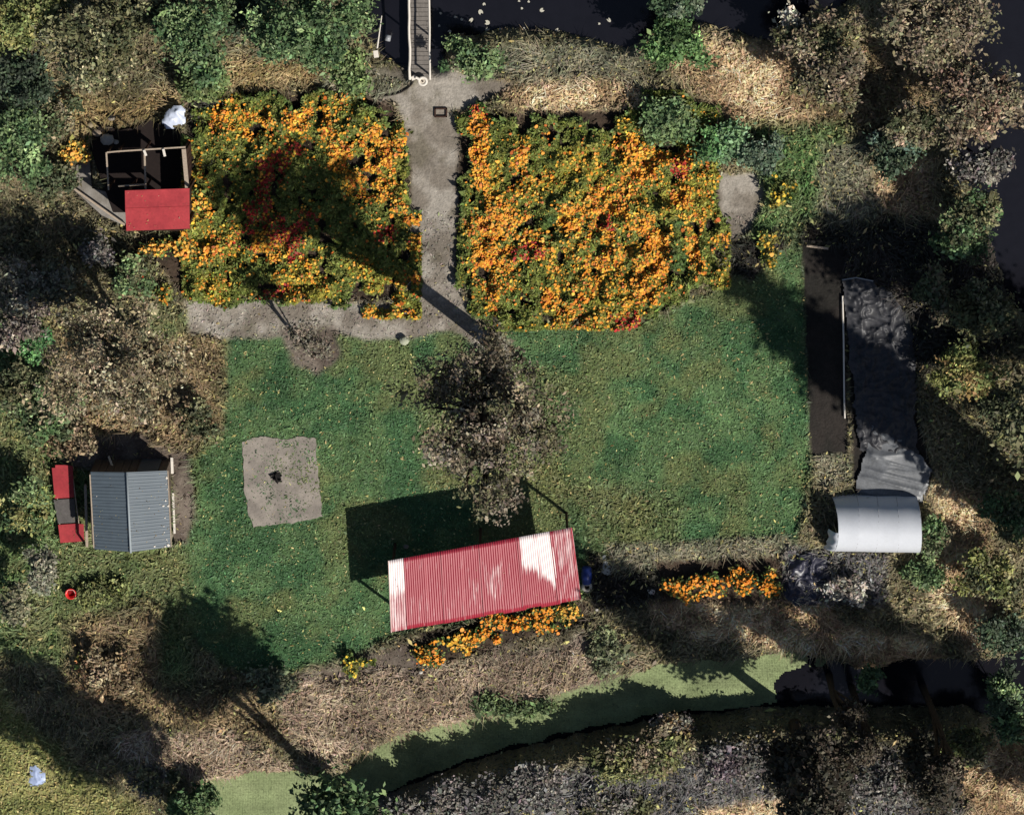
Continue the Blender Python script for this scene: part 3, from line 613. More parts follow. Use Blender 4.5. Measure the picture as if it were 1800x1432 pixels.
def rail(a, c, wd, h, m, z=FZ, nm='rail'): 
    b = MB(); b.beam(at(a[0], a[1], z), at(c[0], c[1], z), wd, h); return b.build(nm, m, oh)
rail((187, 268), (191, 334), .05, .06, M_WOOD); rail((254, 263), (256, 332), .06, .06, M_WOOD, FZ+.01); rail((208, 266), (326, 258.5), .05, .06, M_WOOD, FZ+.07)
rail((208, 327), (255, 324), .045, .05, M_WOOD, FZ+.07); rail((323, 262), (329, 330), .14, .05, M_WOOD, FZ, 'wall_plate')
rail((188, 268), (208, 266), .05, .06, M_WOOD, FZ+.07)
for p in ((188, 270), (208, 268), (255, 264), (324, 262), (191, 332), (256, 330)):
    q = at(p[0], p[1], FZ); b = MB(); b.box((q.x, q.y, FZ/2-.08), (.06, .06, FZ)); b.build('post', M_DARKWOOD, oh)
for a, c in (((253, 264), (257, 274)), ((287, 262), (290, 275))):
    b = MB(); b.beam(at(*a, FZ+.14), at(*c, FZ+.14), .08, .03); b.build('bracket', M_WHITE, oh)
b = MB(); P0, P1 = at(326, 262, FZ-.03), at(330, 398, FZ-.03)
ym = P0.y; 
for k in range(12):
    a = P0.lerp(P1, k/12+.004); c = P0.lerp(P1, (k+1)/12-.004); b = MB(); b.box(((a.x+c.x)/2+.03, (a.y+c.y)/2, FZ/2-.08), (.03, abs(a.y-c.y), FZ-.02)); b.build('wall_board', M_DARKWOOD, oh)
for k in range(12):
    a = at(222+k*9, 392, 1.3); b = MB(); b.box((a.x+.08, a.y, ZO/2-.2), (.165, .03, ZO-.25)); b.build('wall_board', M_DARKWOOD, oh)
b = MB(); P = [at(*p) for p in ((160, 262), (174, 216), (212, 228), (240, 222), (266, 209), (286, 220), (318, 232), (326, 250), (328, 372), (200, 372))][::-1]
b.prism(P, -.05, .14); b.build('floor', M_SHADEBLACK, oh)  # black floor reaching over the roof's shadow, shade put into its colour
mb = MB(); P = [at(*p) for p in ((135, 290), (158, 278), (162, 330), (222, 345), (228, 400), (180, 378), (132, 335))][::-1]
mb.prism(P, -.05, .1); solo('concrete_pad', 'grey concrete pad west of the red roofed outhouse', 'concrete pad', mb, M_CONC, bevel=.01)
mb = MB(); mb.beam(at(128, 330, .35), at(222, 397, .35), .07, .05); mb.beam(at(128, 330, -.05), at(128, 330, .33), .05, .05); mb.beam(at(220, 395, -.05), at(220, 395, .33), .05, .05)
solo('rail', 'thin grey pole on low stakes running diagonally beside the concrete pad', 'pole', mb, M_WOOD)

# ------------------------------------------------------------------ polytunnel and plastic
M_FILM = mat('silver_film', (208, 211, 217), rough=.36, noise=.05, scale=3, spec=.4)
yb0, yb1 = at(0, 868).y, at(0, 964).y; xa, xb = at(1464, 920).x, at(1610, 920).x
cy_ = (yb0+yb1)/2; ry_ = (yb0-yb1)/2; HT = 1.5
pt = empty('polytunnel', ((xa+xb)/2, cy_, 0), 'small silver white plastic polytunnel with an arched roof', 'polytunnel', rz=0)
def arch(u, t):            # u along, t 0..1 over the arch from north to south
    th = math.pi*t; x = xa+(xb-xa)*u+.05*math.sin(5*u+3*t)-.12*(1-math.sin(th))*(u < .1)
    hoop = abs(math.sin(u*math.pi*4)); sag = .004*hoop
    y = cy_+(ry_-sag)*math.copysign(abs(math.cos(th))**.95, math.cos(th))+.03*(1-2*u)
    z = (HT-sag)*max(0, math.sin(th))**.9
    wr = .02*(fb1(u*3, t*5)-.5)+.016*(fb1(u*7+9, t*2.2)-.5)
    return Vector((x, y+wr*.7, z+wr))
for k in range(4):
    b = MB(); b.grid([[arch((k+i/12)/4+.0, j/32) for j in range(33)] for i in range(13)]); b.build('film_panel', M_FILM, pt, smooth=True)
for k in range(5):
    b = MB(); b.tube([arch(k/4, j/16)+Vector((0, 0, -.012)) for j in range(17)], .014, 6); b.build('hoop', mat('hoop', (170, 172, 176), rough=.4), pt, smooth=True)
b = MB()                                       # east end sheet and the rolled flap of the open west end
fan = [arch(1, j/20) for j in range(21)]; b.add([(xb, cy_, .5)]+fan, [(0, i+1, i+2) for i in range(20)]); b.build('end_sheet', M_FILM, pt)
b = MB(); fl = []
for i in range(7): fl.append([arch(0, .5+j/20*.42)+Vector((-.05*i-.03*math.sin(j), 0, -.015*i*i)) for j in range(21)])
b.grid(fl); b.build('door_flap', M_FILM, pt, smooth=True)
b = MB(); b.tube([(xa, cy_, 0), (xa, cy_, HT-.05)], .02, 6); b.build('door_post', M_WOOD, pt)

def crumple(name, label, cat, poly, zbase, amp, m, seed, step=.04, ridge=1.0, dirx=None, kind=None, bulge=0):
    P = [at(*p) for p in poly]; xs = [p.x for p in P]; ys = [p.y for p in P]
    gx = np.arange(min(xs), max(xs), step); gy = np.arange(min(ys), max(ys), step); X, Y = np.meshgrid(gx, gy, indexing='ij')
    sd0 = sdist(poly, X+(fbm(X, Y, .5, seed)-.5)*.4, Y+(fbm(X, Y, .5, seed+5)-.5)*.4)
    Xr, Yr = (X, Y) if dirx is None else (X*math.cos(dirx)+Y*math.sin(dirx), (-X*math.sin(dirx)+Y*math.cos(dirx))*.3)
    n1 = (1-np.abs(fbm(Xr, Yr, .6, seed+1, 2)*2-1))**6; n2 = (1-np.abs(fbm(Yr+X*.3, Xr, .3, seed+2, 2)*2-1))**6
    Zh = zbase+amp*(n1*.6+n2*.5*ridge)*np.clip(sd0/.25, 0, 1)+bulge*np.sqrt(np.clip(sd0, 0, 9))
    Zh = np.maximum(Zh, lookup(HZ, X.ravel(), Y.ravel()).reshape(X.shape)+.015)
    ii = np.arange(X.size).reshape(X.shape); k = (sd0[:-1, :-1] > 0)
    F_ = np.stack([ii[:-1, :-1], ii[1:, :-1], ii[1:, 1:], ii[:-1, 1:]], -1)[k]; u, inv = np.unique(F_, return_inverse=True)
    V_ = np.stack([X, Y, Zh], -1).reshape(-1, 3)[u]; me = bpy.data.meshes.new(name); me.from_pydata(V_.tolist(), [], inv.reshape(-1, 4).tolist())
    me.materials.append(m); me.polygons.foreach_set('use_smooth', [True]*len(me.polygons)); return tag(link(name, me), label, cat, kind=kind)
M_BLACKP = mat('black_plastic', (60, 60, 63), rough=.42, noise=.5, scale=3, spec=.25)
M_GREYP = mat('dusty_plastic', (104, 106, 109), rough=.4, noise=.35, scale=3, spec=.35)
M_BLUEP = mat('blue_black_tarp', (52, 52, 66), rough=.4, noise=.25, scale=4, spec=.5)
crumple('plastic_sheet', 'crumpled dark plastic sheet over the beds north of the polytunnel', 'plastic sheet', [(1480, 488), (1535, 490), (1560, 520), (1600, 560), (1610, 640), (1608, 720), (1615, 800), (1560, 800), (1510, 790), (1492, 640)], .12, .2, M_BLACKP, 101)
crumple('plastic_sheet', 'dusty grey plastic sheet spread behind the polytunnel', 'plastic sheet', [(1535, 745), (1560, 760), (1600, 780), (1640, 830), (1618, 885), (1600, 880), (1500, 868), (1512, 820)], .14, .14, M_GREYP, 111, dirx=1.3)
crumple('tarp', 'crumpled blue black tarp heap at the right end of the flower row', 'tarp', [(1382, 985), (1420, 968), (1450, 985), (1460, 1020), (1440, 1060), (1400, 1068), (1378, 1050)], .1, .25, M_BLUEP, 121, step=.045, bulge=.15)
mb = MB(); mb.tube([at(1481, 520, .1), at(1483, 600, .14), at(1484, 700, .12), at(1485, 735, .1)], .03, 6); solo('pipe', 'thin pale pipe along the edge of the black covered bed', 'pipe', mb, M_WHITE)
mb = MB(); mb.tube([at(1480, 492, .35), at(1505, 488, .42), at(1535, 494, .3)], .022, 6); solo('hoop', 'bent pale hoop at the north end of the dark plastic sheet', 'hoop', mb, M_PLASTIC)
mb = MB(); mb.beam(at(1418, 432, .05), at(1456, 437, .05), .08, .04); solo('plank', 'grey plank on the grass north of the black covered bed', 'plank', mb, M_WOOD)
crumple('plastic_sheet', 'white blue plastic sheet bunched behind the outhouse', 'plastic sheet', [(288, 192), (312, 180), (330, 190), (328, 215), (300, 224), (286, 215)], .5, .12, mat('white_plastic', (196, 204, 222), rough=.35, noise=.1, spec=.5), 131, step=.04, bulge=.15)
crumple('plastic_bag', 'pale blue plastic bag lying on the yellow green field', 'bag', [(50, 1352), (62, 1344), (80, 1352), (80, 1374), (64, 1384), (48, 1378)], .03, .1, mat('blue_plastic', (168, 182, 214), rough=.4, noise=.12, spec=.5), 141, step=.04, bulge=.1)
crumple('plastic_scrap', 'pale torn plastic scrap on the lawn edge right of the red shelter', 'plastic scrap', [(1053, 975), (1062, 974), (1076, 1004), (1072, 1010), (1060, 1000)], .05, .08, mat('scrap', (170, 172, 166), rough=.5), 151, step=.03, bulge=.06)
crumple('plastic_scrap', 'small white scrap left of the flower row', 'plastic scrap', [(1138, 1034), (1150, 1038), (1152, 1046), (1140, 1046)], .04, .05, M_WHITE, 153, step=.03, bulge=.06)

# ------------------------------------------------------------------ fire place, bridge, barrel and the small things
pad = [(425, 776), (448, 768), (470, 767), (500, 772), (528, 767), (556, 769), (557, 800), (561, 840), (565, 880), (567, 908), (540, 912), (520, 918), (480, 921), (446, 926), (438, 905), (430, 860), (428, 820)]
PP = [at(*p) for p in pad][::-1]; big = []
for i, p in enumerate(PP):
    q = PP[(i+1) % len(PP)]
    for k in range(6):
        t = p.lerp(q, k/6); big.append(Vector((t.x+random.uniform(-.035, .035), t.y+random.uniform(-.035, .035), 0)))
mb = MB(); mb.prism(big, -.05, .05); pd = solo('fire_pad', 'square pale grey earth and concrete pad with a burnt spot on the lawn', 'fire pad', mb, mat('pad_concrete', (150, 141, 131), noise=.16, scale=5, bump=.012, bscale=14, col2=(128, 120, 112)))
b = MB(); c0 = at(487, 839, .052); cnt = 14; b.prism([(c0.x+.2*random.uniform(.6, 1.1)*math.cos(i*6.283/cnt), c0.y+.2*random.uniform(.6, 1.1)*math.sin(i*6.283/cnt), 0) for i in range(cnt)], .045, .058)
b.build('scorch_mark', mat('soot', (24, 22, 22), noise=.5)).parent = pd
for i, (a, c, l) in enumerate((((474, 836), (492, 830), 'longest charred log across the top of the burnt spot'), ((479, 842), (496, 846), 'charred log at the lower right of the burnt spot'), ((484, 834), (488, 850), 'short charred stick crossing the burnt spot'))):
    mb = MB(); mb.tube([at(*a, .1+.03*i), at(*c, .12+.03*i)], [.035, .025], 7); solo('charred_log', l, 'log', mb, mat('charcoal', (30, 27, 26), noise=.5), bevel=.004)
mb = MB()
for k in range(40):
    p = at(random.uniform(430, 560), random.uniform(775, 915), .055); r = random.uniform(.01, .03); mb.box(p, (r*1.5, r, r), random.uniform(0, 3))
solo('rubble', 'small crumbs of rubble scattered over the fire pad', None, mb, M_CONC, kind='stuff')
# footbridge
br = empty('footbridge', at(738, 60), 'narrow plank footbridge with two white handrails over the dark water', 'footbridge')
xl, xr_ = at(721, 60).x, at(756, 60).x; yb, yt = at(738, 136).y, at(738, -420).y
M_DECK = mat('deck_wood', (116, 110, 104), noise=.3, scale=4, stretch=(3, 1, 1)); k = 0; y = yb
while y < yt:
    b = MB(); b.box(((xl+xr_)/2+random.uniform(-.01, .01), y+.075, .12+random.uniform(-.006, .006)), (xr_-xl-.05, .135, .03), random.uniform(-.01, .01)); b.build('plank', M_DECK, br); y += .15
for x in (xl+.08, xr_-.08): b = MB(); b.box((x, (yb+yt)/2, .03), (.08, yt-yb, .12)); b.build('bearer', M_DARKWOOD, br)
for x, j in ((xl, .03), (xr_, .015)):
    b = MB(); n = 30; b.tube([(x+random.uniform(-j, j)*.6, yb+.05+(yt-yb)*i/n, .85+random.uniform(-j, j)*.5) for i in range(n+1)], .045 if x == xl else .035, 8); b.build('handrail', M_WHITE, br, smooth=True)
    y = yb+.1
    while y < yt: b = MB(); b.box((x, y, .35), (.05, .05, 1.0)); b.build('rail_post', M_WOOD, br); y += 1.35
w1 = at(743, 143, .32); wr = empty('wheel', w1, 'round white wheel rim lying on a post at the foot of the footbridge', 'wheel')
b = MB(); R_, r_ = .13, .045; b.grid([[(w1.x+(R_+r_*math.cos(j*6.2832/10))*math.cos(i*6.2832/24), w1.y+(R_+r_*math.cos(j*6.2832/10))*math.sin(i*6.2832/24), w1.z+r_*math.sin(j*6.2832/10)) for j in range(11)] for i in range(25)]); b.build('rim', M_WHITE, wr, smooth=True)
b = MB(); b.tube([w1+Vector((0, 0, -.02)), w1+Vector((0, 0, .01))], .12, 20); b.build('disc', mat('disc', (196, 186, 170), noise=.15), wr)
b = MB(); b.tube([w1+Vector((0, 0, .0)), w1+Vector((0, 0, .05))], .03, 10); b.build('hub', M_DARKWOOD, wr); b = MB(); b.box((w1.x, w1.y, .12), (.08, .08, .4)); b.build('stand', M_WOOD, wr)
mb = MB(); mb.tube([at(728, 138, .3), at(724, 148, .1), at(716, 156, .06), at(704, 163, .06), at(690, 167, .06), at(674, 169, .06), at(660, 169, .05)], .028, 7); solo('hose', 'dark hose curving over the path from the footbridge', 'hose', mb, mat('hose', (48, 42, 38), rough=.5), smooth=True)
mb = MB(); mb.tube([at(730, 136, .45), at(738, 140, .4)], .05, 8); mb.box(at(727, 137, .35), (.16, .14, .12), .4); solo('pump', 'small pale pump head where the dark hose meets the bridge', 'pump', mb, M_WHITE, bevel=.01)
mb = MB(); mb.tube([at(671, 28, .9), at(668, 50, .6), at(663, 85, .5)], [.015, .02, .03], 6); mb.box(at(661, 95, .45), (.16, .24, .12), .15)
solo('pole', 'slim white pole with a paddle end standing in the shade left of the bridge', 'pole', mb, M_WHITE)
mb = MB(); mb.tube([at(683, 62, .2), at(681, 72, .2)], .1, 8); solo('buoy', 'pale buoy floating beside the slim white pole', 'buoy', mb, M_PLASTIC, smooth=True)
for p0 in ((775, 198),):
    c1 = at(*p0); mb = MB()
    for a, c in (((764, 191), (786, 191)), ((764, 205), (786, 205)), ((765, 190), (765, 206)), ((785, 190), (785, 206))): mb.beam(at(*a, .05), at(*c, .05), .05, .1)
    solo('wooden_frame', 'small dark wooden square frame at the top right of the path', 'frame', mb, M_DARKWOOD)
bl = empty('barrel', at(1031, 1010), 'blue plastic barrel lying at the right end of the red shelter', 'barrel')
A, B = at(1031, 996, .3), at(1031, 1026, .3); b = MB(); d = B-A
b.tube([A, A.lerp(B, .06), A.lerp(B, .3), A.lerp(B, .34), A.lerp(B, .66), A.lerp(B, .7), A.lerp(B, .94), B], [.14, .165, .175, .19, .19, .175, .165, .14], 20); b.build('body', mat('blue_drum', (38, 58, 128), rough=.4, noise=.08, spec=.5), bl, smooth=True)
b = MB(); b.tube([B+d*.02, B+d*.05], [.12, .12], 16); b.build('lid', M_WHITE, bl)
c1 = at(1031.5, 1031, .16); bk = empty('tyre', (c1.x, c1.y, 0), 'pale ring with a dark hole below the blue barrel', 'ring')
b = MB(); b.grid([[(c1.x+(.14+.055*math.cos(j*.6283))*math.cos(i*.2618), c1.y+(.14+.055*math.cos(j*.6283))*math.sin(i*.2618), .16+.055*math.sin(j*.6283)) for j in range(11)] for i in range(25)]); b.build('ring', mat('pale_ring', (196, 190, 176), noise=.15), bk, smooth=True)
b = MB(); b.tube([(c1.x, c1.y, 0), (c1.x, c1.y, .15)], [.15, .17], 18); b.build('core', M_SHADEBLACK, bk)
c1 = at(124.5, 1043, .22); rb = empty('bucket', (c1.x, c1.y, 0), 'bright red bucket on the grass near the left edge', 'bucket')
b = MB(); b.lathe((c1.x, c1.y, 0), [(.13, .0), (.165, .26), (.2, .27), (.2, .245), (.15, .24), (.12, .02)], 22); b.build('pail', mat('bucket_red', (226, 44, 42), rough=.4, noise=.05, spec=.5), rb, smooth=True)
b = MB(); b.tube([(c1.x, c1.y, .01), (c1.x, c1.y, .1)], .12, 16); b.build('contents', mat('dark_red', (120, 20, 24)), rb)
b = MB(); b.tube([(c1.x-.17, c1.y, .25), (c1.x-.1, c1.y+.15, .26), (c1.x+.1, c1.y+.15, .26), (c1.x+.17, c1.y, .25)], .008, 5); b.build('handle', M_WHITE, rb)
def stone(px, py, r, label, col=(168, 164, 156), z=0.0, cat='stone'):
    c = at(px, py, z); c.z = gz(c)+.12+r*.2; n1, n2 = 9, 7; sdv = random.random()*10; P = []
    for i in range(n1+1):
        row = []
        for j in range(n2+1):
            a, e = i/n1*2*math.pi, -math.pi/2+j/n2*math.pi; k = .8+.4*fb1(math.cos(a)*2+sdv, math.sin(a)*2+e*2)
            row.append((c.x+r*k*math.cos(a)*math.cos(e), c.y+r*.85*k*math.sin(a)*math.cos(e), c.z+r*.55*math.sin(e)+r*.3))
        P.append(row)
    b = MB(); b.grid(P); return solo('stone', label, cat, b, mat('stone_%d_%d' % (col[0], col[2]), col, noise=.25, scale=9, bump=.01), smooth=False)
stone(711, 597, .17, 'pale stone on the lawn edge below the central path', (170, 172, 150))
stone(190, 243, .24, 'large pale stone at the north-west corner of the outhouse'); stone(205, 248, .1, 'small grey stone right beside the large pale one by the outhouse')
stone(172, 232, .17, 'brownish stone on the dry bank above the outhouse', (138, 124, 108)); stone(160, 218, .12, 'rounded tan stone highest on the bank above the outhouse', (150, 136, 112)); stone(197, 205, .14, 'grey brown stone in the dry grass north of the outhouse', (132, 124, 112))
stone(735, 1143, .07, 'upper white stone at the left end of the marigolds below the shelter', (210, 206, 196)); stone(740, 1178, .07, 'lower white stone under the left end of the marigolds below the shelter', (200, 194, 184))
stone(545, 590, .08, 'small pale stone at the foot of the leaning bare tree', (176, 170, 160)); stone(1049, 1069, .06, 'small white stone below the right end of the red shelter', (206, 200, 190))
stone(714, 958, .1, 'grey stone in the deep shade behind the red shelter', (120, 112, 104))
pk = at(1238, 246, .15); mb = MB(); P = []
for i in range(33):
    a = i/32*2*math.pi; P.append([(pk.x+.2*math.cos(a)*math.cos(e)*(1-.1*abs(math.sin(4*a))), pk.y+.2*math.sin(a)*math.cos(e)*(1-.1*abs(math.sin(4*a))), .15+.15*math.sin(e)) for e in [(-.5+j/8)*math.pi for j in range(9)]])
pr = empty('pumpkin', (pk.x, pk.y, 0), 'pale orange pumpkin at the top right corner of the marigold bed', 'pumpkin'); mb.grid(P); mb.build('fruit', mat('pumpkin_skin', (206, 140, 78), rough=.5, noise=.15, spec=.3), pr, smooth=True)
b = MB(); b.tube([(pk.x, pk.y, .28), (pk.x+.02, pk.y, .36)], [.02, .014], 6); b.build('stalk', M_WOOD, pr)
lf = [(912, 2), (929, 3), (917, 15), (953, 18), (1053, 42), (1070, 35), (845, 22), (851, 8), (856, 40), (857, 52), (880, 52), (903, 52), (921, 51), (775, 24), (800, 30), (812, 34), (828, 36), (772, 46), (790, 56), (1790, 132), (980, 54)]
lm_ = None
for px, py in lf:
    c = at(px, py, WATER_Z+.02)
    if lm_ is None:
        b = MB(); b.prism([(.07*math.cos(a)*(1 if i else .2), .06*math.sin(a), 0) for i, a in enumerate([k*.785 for k in range(8)])], 0, .006)
        o = b.build('floating_leaf', mat('pale_leaf', (190, 186, 170), noise=.15)); lm_ = o.data
    else: o = link('floating_leaf', lm_)
    o.location = c; o.rotation_euler = (0, 0, random.uniform(0, 6)); sc_ = random.uniform(.7, 1.5); o.scale = (sc_, sc_*random.uniform(.6, 1), 1)
    tag(o, 'small pale fallen leaf floating on the dark water', 'leaf', 'pale leaves floating on the dark water')

# ------------------------------------------------------------------ trees and bushes
OLIVE = [(84, 84, 54), (98, 96, 66), (66, 72, 48)]; GREEN = [(84, 106, 64), (102, 120, 76), (66, 88, 54)]; BROWN = [(118, 98, 70), (98, 82, 58), (136, 120, 92), (84, 72, 52)]
GREYB = [(104, 100, 94), (86, 82, 76), (120, 114, 104)]; YEL = [(116, 118, 62), (96, 104, 56), (132, 130, 74)]; MIX = [(90, 92, 62), (112, 104, 78), (70, 78, 52)]
TAN = [(130, 115, 92), (110, 97, 77), (94, 85, 66), (108, 103, 76)]; DGREEN = [(56, 70, 50), (66, 80, 58), (48, 58, 44)]; VIO = [(100, 97, 92), (82, 80, 76), (116, 110, 102)]
T = lambda *a, **k: plant('tree', *a, **k); Bz = lambda *a, **k: plant('bush', *a, **k)
# trees one looks down on: foot, crown height, crown radii
T('tall brown leaved tree in the middle of the lawn above the red shelter', 'tree', 0, 0, 11.3, (1.1, 1.1, 1.0), [(104, 94, 72), (86, 78, 60), (122, 112, 94), (76, 68, 54), (98, 96, 66)], n=17000, leaf=.07, foot=(866, 602), lean=(-.2, -.1), trunk=.27, clump=.2, limbs=80, K=210, tint=1.35, shell=.7,
  lobes=[(-1.2, .75, -2.2, 1.25, 1.0, 1.0), (.2, 1.0, -2.4, 1.6, 1.0, 1.2), (1.1, .1, -1.2, 1.3, 1.3, 1.2), (.1, -.4, -.2, 1.45, 1.3, 1.3), (.35, -1.5, .4, .9, .9, .9), (.3, -2.2, .6, .45, .5, .5), (-1.0, -.5, 0, .9, .9, .9), (0, 1.0, -6.2, .95, .75, .9)])
T('brown and tan tree standing left of the grey soil path', 'tree', 0, 0, 5.4, (1.0, 1.0, 1.0), [(132, 118, 92), (110, 98, 72), (92, 88, 64), (146, 134, 106)], n=14000, leaf=.068, foot=(272, 604), lean=(-.5, .4), trunk=.18, clump=.2, K=190, limbs=60, tint=1.5, shell=.6,
  lobes=[(-1.4, .9, -.4, 1.3, 1.1, .8), (.3, 1.0, -.6, 1.5, 1.0, .8), (1.2, 0, -.3, 1.2, 1.2, .8), (-.3, -.3, .5, 1.5, 1.3, 1.0), (-1.8, -.6, .2, 1.0, 1.0, .7), (.6, -1.1, .6, 1.0, .7, .6)])
T('thin nearly bare tree leaning over the soil path', 'tree', 0, 0, 3.1, (.8, .7, .5), [(120, 110, 94), (96, 90, 76)], n=1300, leaf=.06, foot=(553, 625), lean=(.0, 1.3), trunk=.08, clump=.22, limbs=14)
# outside the frame, known by their shadows
T('tree below the left ditch bank whose shadow falls on the lawn', 'tree', 0, 0, 7.6, (1.55, 1.6, 1.6), GREEN, n=20000, leaf=.13, foot=(592, 1388), lean=(.3, 1.0), trunk=.2, clump=.35)
T('tree at the bottom left whose shadow crosses the bank', 'tree', 0, 0, 8.3, (1.7, 1.1, 1.6), OLIVE, n=20000, leaf=.14, foot=(445, 1503), trunk=.25, clump=.35)
T('second tree left of the bottom ditch casting the lower left shade', 'tree', 0, 0, 8.3, (1.5, 1.2, 1.6), OLIVE, n=17000, leaf=.14, foot=(350, 1440), trunk=.22, clump=.35)
for i, (fx, fy, z, r_, lb) in enumerate(((1890, 958, 9.6, (.92, .92, 8.0), 'slim poplar right of the plastic covered beds, its long shadow crossing them'), (1900, 1390, 7.6, (.9, .9, 6.0), 'slim poplar near the lower right corner'))):
    T(lb, 'poplar', 0, 0, z, r_, YEL, n=46000, leaf=.17, foot=(fx, fy), trunk=.22, clump=.3, shell=.6, lobes=[(0, 0, k/6-.55, .95, .95, .35) for k in range(8)])
T('broad tree beyond the right edge shading the plastic beds', 'tree', 0, 0, 8.2, (2.6, 1.0, 1.5), OLIVE, n=26000, leaf=.11, foot=(1862, 645), trunk=.25, clump=.35)
T('second tree beyond the right edge, nearer the water', 'tree', 0, 0, 7.8, (1.3, 1.0, 1.4), OLIVE, n=18000, leaf=.11, foot=(1985, 750), trunk=.25, clump=.35)
T('tall narrow dark tree rooted in the far ditch bank', 'tree', 0, 0, 6.5, (1, 1, 1), [(74, 66, 54), (60, 58, 46)], n=26000, leaf=.095, foot=(1394, 1262), trunk=.2, clump=.26, K=200, limbs=60, shell=.6, tint=1.1,
  lobes=[(0, 0, -2.6, 1.3, 1.1, 1.3), (.1, .2, -1.0, 1.55, 1.2, 1.3), (0, 0, 1.0, 1.15, 1.0, 1.5), (0, 0, 2.8, 1.0, .95, 1.5), (0, .1, 4.2, .8, .8, 1.2)])
T('smaller dark tree on the far ditch bank right of the narrow one', 'tree', 0, 0, 4.6, (1, 1, 1), [(74, 66, 54), (60, 58, 46)], n=7000, leaf=.095, foot=(1600, 1270), trunk=.15, clump=.24, K=90, limbs=40, shell=.6, tint=1.1,
  lobes=[(0, 0, -1.6, .8, .7, 1.2), (.1, 0, 0, .9, .8, 1.3), (0, 0, 1.8, .7, .7, 1.2)])
for fx, fy, z, lb in ((1500, 1216, 5.6, 'added bare slim tree at the ditch bank left of the small green bush, for its trunk shadow'), (1625, 1215, 7.4, 'added bare slim tree at the ditch bank right of the small green bush, for its trunk shadow'), (1460, 1195, 4.2, 'shortest added bare slim tree on the straw bank above the ditch, for its trunk shadow')):
    T(lb, 'tree', 0, 0, z, (.7, .5, 1.3), [(90, 80, 66), (72, 64, 52)], n=1500, leaf=.07, foot=(fx, fy), trunk=.13, clump=.14, limbs=26, K=60, tint=1.2)  # slim trees added to throw trunk shadows over the straw bank
